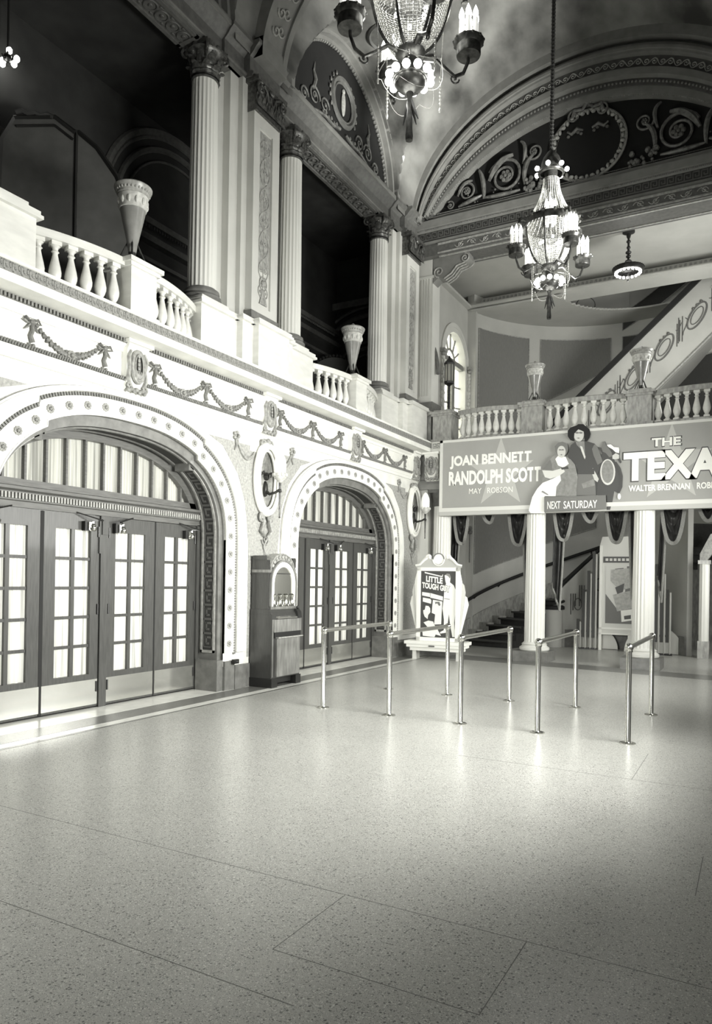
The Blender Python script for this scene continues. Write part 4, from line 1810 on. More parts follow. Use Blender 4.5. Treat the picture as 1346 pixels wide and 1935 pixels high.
for k in range(9):
    d0 = 9 + k * 7.4
    for i in range(1):
        vs = [pol(RA - .32, d0 - .8, R_ * k - .02), pol(RA - .05, d0 - .8, R_ * k - .02), pol(RA - .05, d0 + 3.2, R_ * k - .02), pol(RA - .32, d0 + 3.2, R_ * k - .02)]
        vs += [(p[0], p[1], p[2] + R_ + .06) for p in vs]
        mb.add(vs, [(0, 3, 2, 1), (4, 5, 6, 7), (0, 1, 5, 4), (1, 2, 6, 5), (2, 3, 7, 6), (3, 0, 4, 7)])
mb.build('wall_string', 'marble_grey', t)
mb = MB()
helix_rail(mb, RA - .09, 12, 86, lambda d: 1.03 + .0213 * (d - 12), .042)
for dd in (20, 34, 48, 62, 76):
    mb.tube([pol(RA - .09, dd, 1.0 + .0213 * (dd - 12)), pol(RA - .01, dd, .94 + .0213 * (dd - 12))], .015, 5)
mb.build('wall_handrail', 'black', t)
mb = MB()      # inner parapet
curved(mb, RI - .06, 52, 147, 0.0, lambda d: min(1.36 + .034 * (d - 52), 4.2) if d < 80 else min(2.3 + .021 * (d - 80), 4.2), .12)
mb.build('inner_parapet', 'apse', t)
mb = MB()
helix_rail(mb, RI, 51, 86, lambda d: 1.40 + .0335 * (d - 51), .05)
mb.build('inner_handrail', 'black', t)
mb = MB()
mb.lathe([(.20, 0), (.20, .92), (.21, .95)], 24, pol(RI, 48.5, 0))
mb.build('newel_drum', 'apse', t)
mb = MB()
c = pol(RI, 48.5, 0)
mb.lathe([(.0, 1.0), (.20, 1.0), (.25, .97), (.25, .90), (.20, .89)], 28, c, cap=False)
mb.tube([(c[0] + .23 * cos(a), c[1] + .23 * sin(a), 1.0 + .2 * (1 - cos((a - pi) / 2.0)) * .5) for a in [pi + k * pi / 14 for k in range(15)]], .035, 6)
mb.build('volute_cap', 'black', t)
mb = MB()
mb.lathe([(.0, 1.01), (.19, 1.012), (.21, 1.0)], 28, c)
mb.build('volute_top', 'apse', t)
# stencilled garland on the inner parapet
mb = MB()
for dd in (60, 66, 74, 96, 108, 128):
    zt_ = (1.36 + .034 * (dd - 52)) if dd < 80 else 2.3 + .021 * (dd - 80)
    for q in range(3):
        p0 = pol(RI - .07, dd + q * 1.6, zt_ - .35)
        p1 = pol(RI - .07, dd + q * 1.6, zt_ - .85 + .1 * q)
        mb.tube([p0, p1], .012, 4)
    mb.tube([pol(RI - .068, dd + 5 + 2.6 * cos(a), zt_ - .6 + .14 * sin(a)) for a in [k * pi / 8 for k in range(16)]], .014, 4, True)
mb.build('stencil', 'stencil', t)

# upper flight: raking parapet with black rail
t = thing('upper_staircase', 'raking white stair parapet with stencilled wreaths and black handrail behind the end balcony', 'staircase', (0, 0, 0))
PY = 18.1
rz_ = lambda x: 6.64 + .922 * (x + 3.19)
ez_ = lambda x: max(4.43, 6.04 + .965 * (x + 2.12))
mb = MB()
xs_ = [-5.0 + 4.6 * k / 46 for k in range(47)]
for a, b in zip(xs_, xs_[1:]):
    mb.prism([(a, min(ez_(a), rz_(a) - .1)), (b, min(ez_(b), rz_(b) - .1)), (b, rz_(b)), (a, rz_(a))], 'y', PY + .02, PY + .14) if rz_(a) > 5.0 else None
mb.build('parapet', 'apse', t)
mb = MB()
mb.prism([(-4.9, rz_(-4.9) - .03), (-.4, rz_(-.4) - .03), (-.4, rz_(-.4) + .13), (-4.9, rz_(-4.9) + .13)], 'y', PY - .06, PY + .2)
mb.build('handrail', 'black', t)
mb = MB()
mb.tube([(x, PY + .0, ez_(x) + .02) for x in xs_ if x > -3.7], .03, 5)
mb.build('parapet_edge', 'orn', t)
mb = MB()
mb.prism([(-3.6, 4.6), (-.4, ez_(-.4) + .0), (-.4, ez_(-.4) + .25), (-3.6, 4.85)], 'y', PY + .14, PY + 1.2)
mb.build('stair_flight', 'apse', t)
mb = MB()
for xx in (-3.22, -2.62, -1.96, -1.28):
    zz = rz_(xx) - .78 + .03
    P_ = lambda u, v: (xx + u, PY + .012, zz + v + u * .9)
    mb.tube([P_(.20 * cos(k * pi / 12), .23 * sin(k * pi / 12)) for k in range(24)], .020, 5, True)
    mb.tube([P_(.13 * cos(k * pi / 12), .15 * sin(k * pi / 12)) for k in range(24)], .012, 5, True)
    for q in range(3):
        mb.tube([P_(-.30 - .055 * q, .30 - .03 * q), P_(-.30 - .055 * q, -.28 + .06 * (q % 2))], .011, 4)
        mb.ball(P_(-.08 + .08 * q, .24), .035, 6, 4)
    mb.tube([P_(.30, .36), P_(.30, -.22)], .011, 4)
    mb.tube([P_(.24 + .03 * k, .14 - .05 * sin(k)) for k in range(6)], .009, 4)
    mb.tube([P_(-.24 + .05 * sin(k), .2 - .07 * k) for k in range(6)], .011, 4)
mb.build('stencil', 'stencil', t)

# pale stencil swags high on the apse wall
mb = MB()
for dd in (24, 33, 42, 66, 76):
    mb.tube([pol(RA - .02, dd - 4 + k, 3.7 - .12 * sin(k * pi / 8)) for k in range(9)], .012, 4)
mb.tube([pol(RA - .02, 16.5, 2.0), pol(RA - .02, 16.5, 2.9)], .014, 4)
for q in range(4):
    mb.ball(pol(RA - .02, 15.9 + q * .4, 2.85 - .1 * (q % 2)), .05, 6, 4)
mb.tube([pol(RA - .02, 72 + 4 * cos(k * pi / 10), 8.75 + .22 * sin(k * pi / 10)) for k in range(20)], .02, 4, True)
struct('trim_33', mb, 'stencil')

# baseboard of the inner stair wall
mb = MB()
curved(mb, RI - .10, 56, 147, 0, .42, .05)
struct('baseboard_stair', mb, 'base')

# ceiling under the balcony, beam above the colonnade
mb = MB()
mb.box(-6.4, XR, 14.3, 16.0, 3.95, 4.25)
struct('ceiling_under_balcony', mb, 'apse')
mb = MB()
mb.box(-6.4, XR, 14.12, 14.5, 3.45, 4.22)
mb.box(-6.4, XR, 14.06, 14.12, 3.45, 3.56)
mb.box(-6.4, XR, 14.06, 14.12, 3.66, 3.72)
struct('trim_34', mb, 'rib')

# ------------------------------------------------------------------ lower colonnade
t = thing('fluted_column', 'white fluted column under the banner, left of the two, with a square grey plinth', 'column', (-3.84, 14.27, 0), group='lower colonnade columns')
mb = MB()
mb.box(-.335, .335, -.335, .335, 0, .20)
mb.build('plinth', 'base', t)
mb = MB()
mb.lathe([(.27, .2), (.29, .22), (.29, .26), (.25, .29), (.235, .31), (.25, .33), (.22, .35), (.205, .37)], 36)
mb.build('column_base', 'marble', t)
fluted_shaft(MB(), 0.198, 0.175, 0.36, 3.1).build('shaft', 'fluted', t, 60)
mb = MB()
mb.lathe([(.175, 3.1), (.19, 3.12), (.19, 3.2), (.22, 3.34), (.23, 3.40)], 28)
mb.box(-.23, .23, -.23, .23, 3.38, 3.45)
mb.build('capital', 'entab', t)
lc = t
o = dup(lc, (-1.83, 14.22, 0), label='white fluted column under the banner, right of the two, nearest the right edge')
o = dup(lc, (-5.84, 14.3, 0), label='fluted column half hidden behind the movie standee, under the banner')
mb = MB()
mb.box(-6.34, -6.12, 14.15, 14.45, 0, 3.5)
mb.box(-6.34, -6.06, 14.1, 14.45, 0, .36)
struct('trim_35', mb, 'upper')

# ------------------------------------------------------------------ balustrades
def baluster_mesh():
    mb = MB()
    mb.box(-.05, .05, -.05, .05, 0, .045)
    mb.lathe([(.036, .045), (.045, .06), (.03, .075), (.05, .11), (.064, .155), (.066, .19), (.055, .25), (.038, .32), (.027, .375), (.030, .39), (.042, .40), (.028, .415), (.03, .44), (.05, .46)], 14)
    mb.box(-.052, .052, -.052, .052, .46, .50)
    return mb


bal_proto = None


def balustrade(label, origin, spans, peds, pts_f, zb, group=None, m='marble', ends=()):
    """spans: list of lists of (x, y) rail points in world space; peds: (x, y, size)"""
    global bal_proto
    t = thing('balustrade', label, 'balustrade', origin)
    O = Vector(origin)
    for n, (x, y, s) in enumerate(peds):
        mb = MB()
        mb.T = Matrix.Translation(Vector((x, y, 0)) - O)
        mb.box(-s, s, -s, s, zb, zb + .09)
        mb.box(-s + .03, s - .03, -s + .03, s - .03, zb + .09, zb + .58)
        mb.box(-s - .0, s + .0, -s - .0, s + .0, zb + .58, zb + .62)
        mb.box(-s - .03, s + .03, -s - .03, s + .03, zb + .62, zb + .67)
        mb.box(-s + .04, s - .04, -s + .04, s - .04, zb + .67, zb + .71)
        mb.build('pedestal', m, t)
    for sp in spans:
        pts, count = sp
        # smooth path of the span
        for (z0, z1, hw, nm) in ((zb + .0, zb + .08, .09, 'bottom_rail'), (zb + .58, zb + .665, .085, 'handrail')):
            mb = MB()
            vs = []
            for i, p in enumerate(pts):
                a = pts[max(0, i - 1)]
                b = pts[min(len(pts) - 1, i + 1)]
                d = Vector((b[0] - a[0], b[1] - a[1])).normalized()
                nx, ny = d.y, -d.x
                for (s, z) in ((-1, z0), (1, z0), (1, z1), (0.7, z1 + .015), (-0.7, z1 + .015), (-1, z1)):
                    vs.append((p[0] + nx * hw * s - O.x, p[1] + ny * hw * s - O.y, z - O.z))
            fs = []
            for i in range(len(pts) - 1):
                for k in range(6):
                    k2 = (k + 1) % 6
                    fs.append((6 * i + k, 6 * i + k2, 6 * i + 6 + k2, 6 * i + 6 + k))
            mb.add(vs, fs)
            mb.build(nm, m, t)
        L = sum(hypot(b[0] - a[0], b[1] - a[1]) for a, b in zip(pts, pts[1:]))
        for (x, y, tx, ty) in along(pts, L / count, L / count / 2):
            if bal_proto is None:
                bal_proto = baluster_mesh().build('baluster', m, t)
                o = bal_proto
            else:
                o = bal_proto.copy()
                COL.objects.link(o)
                o.parent = t
            o.location = Vector((x, y, zb + .08)) - O
            o.rotation_euler = (0, 0, atan2(ty, tx))
    return t


def bow(y0, y1, yc, xmid=-6.31, xend=-6.62, half=1.3):
    n = 16
    return [(xmid + (xend - xmid) * (abs(y0 + (y1 - y0) * k / n - yc) / half) ** 2.2, y0 + (y1 - y0) * k / n) for k in range(n + 1)]


for yc, lb in ((0.85, None), (6.05, 'bowed white marble balustrade of the left-hand mezzanine around the nearer urn'), (11.25, 'bowed white marble balustrade of the left-hand mezzanine around the farther urn')):
    if lb is None:
        continue
    balustrade(lb, (-6.35, yc, 4.43 - .0), [(bow(yc - 1.34, yc - .22, yc), 7), (bow(yc + .22, yc + 1.34, yc), 7)], [(-6.36, yc, .225)], None, 4.43 + 0.0)

# end balcony balustrade
def ebow(x0, x1, d=0.14):
    n = 16
    return [(x0 + (x1 - x0) * k / n, 14.42 - d * sin(pi * k / n)) for k in range(n + 1)]


balustrade('pale stone balustrade along the end balcony, above the film banner', (-2.9, 14.4, 4.43),
           [(ebow(-5.52, -4.18), 9), (ebow(-3.72, -2.18), 9), (ebow(-1.72, -.1), 10)],
           [(-5.86, 14.45, .24), (-3.95, 14.42, .24), (-1.95, 14.42, .24), (.05, 14.42, .24)], None, 4.435, m='marble_grey')

# ------------------------------------------------------------------ urn lamps
t = thing('urn_lamp', 'tall tapering urn lamp with banded rim on the nearer pedestal of the left-hand balcony', 'urn', (-6.36, 6.05, 5.15), group='urn lamps on the balustrade pedestals')
mb = MB()
mb.lathe([(.065, .0), (.075, .02), (.05, .05), (.042, .09), (.045, .12)], 20)
for k in range(4):
    a = pi / 4 + k * pi / 2
    mb.tube([(.15 * cos(a), .15 * sin(a), 0.01), (.11 * cos(a), .11 * sin(a), .10), (.055 * cos(a), .055 * sin(a), .22), (.075 * cos(a), .075 * sin(a), .36)], [.014, .010, .010, .006], 5)
mb.tube([(.078 * cos(k * pi / 10), .078 * sin(k * pi / 10), .33) for k in range(20)], .007, 5, True)
mb.build('foot', 'bronze', t)
mb = MB()
mb.lathe([(.042, .1), (.058, .2), (.088, .34), (.12, .48), (.145, .60)], 28, cap=False)
mb.build('body', 'urn', t)
mb = MB()
mb.lathe([(.145, .60), (.155, .605), (.16, .67), (.17, .75), (.165, .755)], 28, cap=False)
for k in range(12):
    a = k * pi / 6
    mb.ball((.158 * cos(a), .158 * sin(a), .675), (.022, .022, .045), 7, 5)
mb.build('medallion_band', 'urnband', t)
mb = MB()
mb.lathe([(.165, .755), (.18, .765), (.185, .80), (.212, .83), (.215, .85), (.20, .865), (.15, .86), (.14, .80)], 28, cap=False)
for k in range(30):
    a = k * pi / 15
    mb.ball((.188 * cos(a), .188 * sin(a), .805), (.013, .013, .02), 5, 4)
mb.lathe([(.15, .85), (.11, .88), (.05, .91), (.025, .94), (.0, .96)], 20, cap=False)
mb.build('rim', 'marble_grey', t)
urn = t
dup(urn, (-6.36, 11.25, 5.14), label='tall tapering urn lamp on the farther pedestal of the left-hand balcony')
dup(urn, (-3.95, 14.42, 5.145), label='tapering urn lamp on the end balcony, left of the two above the banner', scale=(.92, .92, .86))
dup(urn, (-1.95, 14.42, 5.145), label='tapering urn lamp on the end balcony, right of the two above the banner', scale=(.98, .98, .88))

# ------------------------------------------------------------------ frieze consoles with cartouches
t = thing('cartouche_bracket', '', 'bracket', (XL, 6.05, 3.9), group='cartouche brackets on the left-hand frieze')
mb = MB()
mb.prism([(0, .30), (.12, .30), (.12, .25), (.09, .2), (.08, -.16), (.05, -.24), (0, -.28)], 'y', -.15, .15)
mb.prism([(0, .31), (.16, .31), (.16, .27), (0, .27)], 'y', -.19, .19)
mb.build('bracket_body', 'frieze', t)
mb = MB()
mb.tube([(.105, .088 * cos(k * pi / 14), .03 + .175 * sin(k * pi / 14)) for k in range(28)], .024, 7, True)
mb.tube([(.125, .060 * cos(k * pi / 14), .03 + .140 * sin(k * pi / 14)) for k in range(28)], .008, 5, True)
for s in (-1, 1):
    mb.tube([(.09, s * .10, .2), (.10, s * .135, .12), (.09, s * .12, .0), (.09, s * .135, -.12), (.08, s * .09, -.2)], [.02, .026, .02, .028, .02], 6)
    mb.tube([(.09, s * .12 + s * a, -.20 + b) for a, b in spiral((0, 0), .045, 1.3, -pi / 2, s, 14)], .014, 6)
for q in range(7):
    a = -pi + pi * q / 6
    mb.tube([(.10, .01 * cos(a), -.15), (.125, .045 * cos(a), -.09 + .03 * abs(sin(a))), (.115, .065 * cos(a), -.02)], [.010, .018, .008], 5)
for q in range(4):
    mb.ball((.115, 0, .15 - q * .045), (.02, .022, .026), 6, 4)
for q in range(7):
    mb.ball((.085, -.12 + q * .04, -.25 + .02 * (q % 2)), (.035, .028, .028), 6, 4)
mb.build('cartouche', 'orn', t)
mb = MB()
mb.grid(lambda u, v: (.098, .082 * v * cos(2 * pi * u), .03 + .17 * v * sin(2 * pi * u)), 24, 2)
mb.build('cartouche_recess', 'grey', t)
brk = t
names = {3.45: None, 6.05: 'scrolled cartouche bracket under the cornice above the nearer door arch', 8.65: 'scrolled cartouche bracket under the cornice above the vending machine and wall torch',
         11.25: 'scrolled cartouche bracket under the cornice above the farther door arch', 13.85: 'scrolled cartouche bracket in the corner under the cornice'}
brk['label'] = names[6.05]
for y in (8.65, 11.25, 13.85):
    dup(brk, (XL, y, 3.9), label=names[y])
dup(brk, (-5.98, 14.08, 3.9), rz=-pi / 2, label='dark cartouche bracket on the end frieze, touching the banner left edge')

# frieze garlands
gar_proto = None


def garland():
    t = thing('frieze_garland', '', 'garland', (0, 0, 0))
    mb = MB()
    rnd = random.Random(3)
    n = 18
    for k in range(n + 1):
        u = k / n
        y = -.39 + .78 * u
        z = .0 - .185 * sin(pi * u) ** .9
        r = .018 + .012 * sin(pi * u)
        mb.ball((.012, y, z), (.022, r * 1.15, r), 6, 4)
        mb.ball((.015, y + rnd.uniform(-.012, .012), z - r), (.018, r * .6, r * .6), 5, 4)
        mb.ball((.015, y + rnd.uniform(-.012, .012), z + r), (.018, r * .6, r * .6), 5, 4)
    mb.build('festoon', 'bead', t)
    mb = MB()
    mb.T = Matrix.Translation((0.01, 0.02, -.185))
    rosette(mb, .06, 9, .035)
    mb.build('rosette', 'orn', t)
    return t


def bowknot():
    mb = MB()
    mb.ball((.015, 0, 0), (.03, .03, .03), 7, 5)
    for s in (-1, 1):
        mb.tube([(.01, 0, 0), (.02, s * .07, .035), (.02, s * .10, .0), (.015, s * .05, -.015), (.01, 0, 0)], [.01, .016, .014, .01, .006], 5)
        mb.tube([(.01, 0, 0), (.015, s * .05, -.06), (.012, s * .085, -.09)], [.012, .012, .004], 5)
    mb.tube([(.01, 0, -.02), (.018, .012, -.08), (.018, -.012, -.14), (.018, .01, -.20)], [.016, .02, .022, .026], 6)
    for s in (-1, 1):
        mb.ball((.015, s * .025, -.225), (.012, .018, .018), 6, 4)
    return mb


g0 = garland()
bk0 = bowknot().build('ribbon_bow', 'bead')
order = [(5.17, 'left end, above the nearest doors'), (6.86, 'just right of the bracket over the nearer arch'), (7.77, 'left of the bracket above the vending machine'),
         (9.46, 'just right of the bracket above the vending machine'), (10.37, 'left of the bracket over the farther arch'), (12.06, 'just right of the bracket over the farther arch'), (12.97, 'last one before the corner bracket')]
for i, (y, lb) in enumerate(order):
    o = g0 if i == 0 else dup(g0, (0, 0, 0))
    o.location = (XL + .005, y, 4.02)
    tag(o, 'plaster flower garland on the white frieze, ' + lb, 'garland', 'frieze garlands')
bowl = [(4.72, 'leftmost of all, above the nearest doors'), (5.64, 'left of the bracket over the nearer arch'), (6.40, 'just right of the bracket over the nearer arch'), (7.32, 'between nearer arch and wall torch'), (8.22, 'left of the bracket above the vending machine'),
        (9.00, 'just right of the bracket above the vending machine'), (9.92, 'over the near side of the farther arch'), (10.82, 'left of the bracket over the farther arch'), (11.60, 'just right of the bracket over the farther arch'), (12.52, 'over the far side of the farther arch'), (13.42, 'last before the corner bracket')]
for i, (y, lb) in enumerate(bowl):
    o = bk0 if i == 0 else bk0.copy()
    if i:
        COL.objects.link(o)
    o.location = (XL + .005, y, 4.04)
    tag(o, 'ribbon bow with tassel on the frieze, ' + lb, 'ribbon', 'ribbon bows holding the garlands')

# ------------------------------------------------------------------ oval wall cartouches and torches
def wall_cartouche(y, z, label):
    t = thing('oval_cartouche', label, 'cartouche', (XL, y, z), group='oval cartouches between the door arches')
    mb = MB()

    def ell(ry, rz, x, r, seg=7, n=36, flat=None):
        mb.tube([(x, ry * cos(k * 2 * pi / n), rz * sin(k * 2 * pi / n)) for k in range(n)], r, seg, True)
    ell(.27, .50, .05, .045)
    ell(.235, .455, .09, .022)
    ell(.20, .42, .05, .02)
    mb.build('oval_rim', 'wall', t)
    mb = MB()
    mb.grid(lambda u, v: (.012 + .03 * (1 - v), .235 * v * cos(2 * pi * u), .46 * v * sin(2 * pi * u)), 30, 4)
    mb.build('oval_field', 'orn', t)
    mb = MB()
    for s in (-1, 1):
        mb.tube([(.05, s * (.05 + a), -.56 + b) for a, b in spiral((.05, 0), .07, 1.4, pi / 2, s, 18)], .022, 6)
        mb.tube([(.05, s * .12, -.50), (.06, s * .06, -.62), (.06, s * .12, -.76), (.05, s * .02, -.84)], [.02, .03, .03, .012], 6)
        mb.tube([(.05, s * (.04 + a), .52 + b) for a, b in spiral((.05, 0), .06, 1.4, -pi / 2, -s, 18)], .018, 6)
        # side ribbon swags
        mb.tube([(.02, s * (.27 + .40 * q / 12), .36 - .17 * sin(pi * q / 12) ** .8 + .12 * q / 12) for q in range(13)], [.012 + .022 * sin(pi * q / 12) for q in range(13)], 6)
        for q in range(5):
            a = q * 2 * pi / 5
            mb.ball((.03, s * .69 + .045 * cos(a), .52 + .045 * sin(a)), (.02, .028, .028), 6, 4)
        mb.tube([(.02, s * .70, .5), (.025, s * .68, .4), (.02, s * .72, .32)], [.016, .018, .006], 5)
    mb.ball((.06, 0, .54), (.04, .05, .06), 8, 5)
    mb.tube([(.03, 0.0, -.84), (.03, .06, -.85), (.03, -.03, -.98), (.03, .03, -1.12)], [.02, .018, .014, .004], 6)
    mb.tube([(.025, a, -.88 + b) for a, b in spiral((0.02, 0), .09, 1.4, pi, 1, 20)], .013, 5)
    mb.build('scrolls', 'orn', t)
    return t


def torch(y, z, label):
    t = thing('wall_torch', label, 'wall lamp', (XL, y, z), group='torch lamps on the oval cartouches')
    mb = MB()
    mb.tube([(.30, 0, -.50), (.30, 0, .02)], [.008, .02], 8)
    mb.ball((.30, 0, -.12), .03, 8, 6)
    mb.ball((.30, 0, -.5), .014, 8, 6)
    mb.tube([(.03, 0, -.1), (.12, 0, -.16), (.22, 0, -.14), (.30, 0, -.1)], [.035, .022, .02, .02], 7)
    mb.ball((.04, 0, -.08), (.04, .05, .12), 8, 6)
    mb.ball((.06, 0, .10), (.05, .05, .06), 8, 6)
    for s in (-1, 1):
        mb.tube([(.05, s * .02, .12), (.08, s * .09, .16), (.05, s * .12, .1)], [.02, .016, .008], 5)
    mb.build('torch_bracket', 'bronze', t)
    mb = MB()
    mb.lathe([(.02, .0), (.05, .03), (.085, .06), (.095, .085), (.10, .12), (.09, .12)], 20, (.30, 0, 0))
    for k in range(10):
        a = k * pi / 5
        mb.ball((.30 + .095 * cos(a), .095 * sin(a), .11), (.022, .022, .03), 6, 4)
    mb.build('torch_cup', 'urnband', t)
    mb = MB()
    mb.lathe([(.07, .11), (.085, .15), (.088, .26), (.08, .33), (.05, .40), (.012, .44)], 18, (.30, 0, 0))
    mb.build('glass_flame', 'torchglass', t)
    return t


wall_cartouche(8.65, 2.98, 'tall oval plaster cartouche above the vending machine, between the two door arches')
wall_cartouche(13.85, 2.98, 'oval plaster cartouche on the stippled wall right of the farther arch, behind the movie standee')
torch(8.62, 2.92, 'bronze torch lamp with flame glass on the oval cartouche above the vending machine')
torch(13.85, 2.92, 'bronze torch lamp in the far corner, just left of the film banner')

# ------------------------------------------------------------------ chandeliers
def make_chandelier():
    t = thing('crystal_chandelier', '', 'chandelier', (0, 0, 0))
    mb = MB()
    mb.tube([(0, 0, 2.55), (.0, 0, 6.1)], .028, 8)
    for k in range(60):
        mb.ball((.0, 0, 2.6 + k * .058), (.036, .036, .03), 6, 4)
    mb.build('chain', 'dark', t)
    # crown
    mb = MB()
    mb.lathe([(.02, 2.62), (.06, 2.58), (.12, 2.5), (.15, 2.42), (.165, 2.34), (.18, 2.30), (.185, 2.24), (.17, 2.23)], 24, cap=False)
    mb.tube([(.185 * cos(k * pi / 14), .185 * sin(k * pi / 14), 2.26) for k in range(28)], .02, 6, True)
    mb.lathe([(.10, 2.28), (.09, 2.15), (.06, 2.1), (.03, 2.0), (.0, 1.95)], 16, cap=False)
    cr = mb.build('crown', 'bronze', t)
    b = MB()
    b.ball((0, 0, 0), .036, 12, 8)
    b0 = None
    for k in range(7):
        a = 2 * pi * (k + .3) / 7
        if b0 is None:
            b0 = b.build('bulb', 'bulb', cr)
            o = b0
        else:
            o = b0.copy()
            COL.objects.link(o)
            o.parent = cr
        o.location = (.235 * cos(a), .235 * sin(a), 2.30)
    # strands of beads
    mb = MB()
    n = 32
    for k in range(n):
        a = 2 * pi * k / n
        pts = []
        for i in range(9):
            u = i / 8
            r = .12 + .29 * u ** 1.9
            z = 2.16 - (2.16 - 1.46) * u
            pts.append((r * cos(a), r * sin(a), z))
        mb.tube(pts, .0055, 4)
        for i in range(1, 16):
            u = i / 16
            r = .12 + .29 * u ** 1.9
            mb.ball((r * cos(a), r * sin(a), 2.16 - .70 * u), .0085, 4, 3)
    o = mb.build('bead_strands', 'crystal', t)
    o['kind'] = 'stuff'
    # hoop
    mb = MB()
    mb.lathe([(.39, 1.42), (.42, 1.40), (.43, 1.44), (.435, 1.50), (.415, 1.515), (.395, 1.50), (.39, 1.42)], 40, cap=False)
    for k in range(16):
        a = 2 * pi * k / 16
        mb.ball((.435 * cos(a), .435 * sin(a), 1.50), (.03, .03, .03), 6, 4)
    for k in range(4):
        a = pi / 4 + k * pi / 2
        mb.tube([((.42 + u) * cos(a), (.42 + u) * sin(a), 1.46 + v) for u, v in ((0, 0), (.06, .03), (.11, .0), (.12, -.06), (.08, -.08))], [.02, .03, .03, .022, .01], 6)
    mb.build('hoop', 'bronze', t)
    # beaded basket
    prof = lambda u: (.34 * (1 - .0 * u) * sqrt(max(0, 1 - (u * .97) ** 1.75)) + .02, 1.42 - .62 * u)
    mb = MB()
    for k in range(48):
        a = 2 * pi * k / 48
        mb.tube([(prof(i / 14)[0] * cos(a), prof(i / 14)[0] * sin(a), prof(i / 14)[1]) for i in range(15)], .0035, 4)
    for j in range(1, 26):
        r, z = prof(j / 26)
        mb.tube([(r * cos(2 * pi * k / 48), r * sin(2 * pi * k / 48), z) for k in range(48)], .0042, 4, True)
    for j in range(1, 26, 1):
        r, z = prof(j / 26)
        for k in range(48):
            a = 2 * pi * k / 48
            if (j + k) % 2 == 0:
                mb.ball((r * cos(a), r * sin(a), z), .0085, 4, 3)
    o = mb.build('beaded_basket', 'crystal', t)
    o['kind'] = 'stuff'
    mb = MB()
    for k in range(6):
        a = 2 * pi * (k + .5) / 6
        mb.tube([((prof(i / 12)[0] + .012) * cos(a), (prof(i / 12)[0] + .012) * sin(a), prof(i / 12)[1]) for i in range(13)], .016, 6)
    mb.build('basket_rib', 'bronze', t)
    ib = thing('inner_lamp', '', '', (0, 0, 0))
    for key in ('label', 'category'):
        if key in ib:
            del ib[key]
    ib.parent = t
    for k in range(6):
        a = 2 * pi * k / 6
        o = b0.copy()
        COL.objects.link(o)
        o.parent = ib
        o.location = (.15 * cos(a), .15 * sin(a), 1.16 + .05 * (k % 2))
        o.scale = (.6, .6, .8)
    # hub
    mb = MB()
    mb.lathe([(.06, .86), (.12, .84), (.14, .80), (.11, .76), (.07, .74), (.06, .66), (.075, .62), (.06, .60), (.13, .57), (.15, .545), (.14, .51), (.10, .47), (.05, .44), (.02, .43)], 24)
    mb.tube([(.15 * cos(k * pi / 12), .15 * sin(k * pi / 12), .555) for k in range(24)], .012, 6, True)
    hub = mb.build('hub', 'bronze', t)
    for k in range(12):
        a = 2 * pi * (k + .5) / 12
        o = b0.copy()
        COL.objects.link(o)
        o.parent = hub
        o.location = (.20 * cos(a), .20 * sin(a), .575)
        o.scale = (1.05, 1.05, 1.05)
    mb = MB()
    for k in range(4):
        a = k * pi / 2 + .35
        mb.tube([(.12 * cos(a), .12 * sin(a), .72), (.22 * cos(a), .22 * sin(a), .70), (.22 * cos(a), .22 * sin(a), .62), (.16 * cos(a), .16 * sin(a), .66)], .008, 5)
    for k in range(4):
        a = k * pi / 2 + pi / 4 + .3
        mb.tube([(.40 * cos(a), .40 * sin(a), 1.42), (.37 * cos(a), .37 * sin(a), .90), (.36 * cos(a), .36 * sin(a), .42)], [.0025, .003, .006], 5)
        mb.ball((.36 * cos(a), .36 * sin(a), .41), (.014, .014, .03), 5, 4)
        for q in range(8):
            mb.ball((.36 * cos(a), .36 * sin(a), .72 - q * .035), .013, 5, 4)
    mb.tube([(.30 * cos(k * pi / 16), .30 * sin(k * pi / 16), .66 - .09 * abs(sin(k * pi / 8))) for k in range(32)], .0035, 4, True)
    mb.tube([(.22 * cos(k * pi / 16), .22 * sin(k * pi / 16), .46 - .10 * abs(sin(k * pi / 8))) for k in range(32)], .002, 4, True)
    mb.build('crystal_drops', 'crystal', t)
    # tassel with ribbons
    mb = MB()
    mb.lathe([(.035, .43), (.02, .38), (.03, .33), (.022, .28), (.03, .2), (.028, .12), (.036, .04), (.032, .0), (.0, .0)], 14)
    mb.build('tassel', 'bronze', t)
    mb = MB()
    for s, a in ((-1, .4), (1, .1), (1, 2.2), (-1, 2.0)):
        mb.tube([(0, 0, .42), (s * .03 * cos(a), .03 * sin(a), .32), (s * .085 * cos(a), .085 * sin(a), .18)], [.01, .02, .004], 5)
    mb.build('tassel_ribbon', 'dark', t)
    # four arms with candle clusters
    arm0 = None
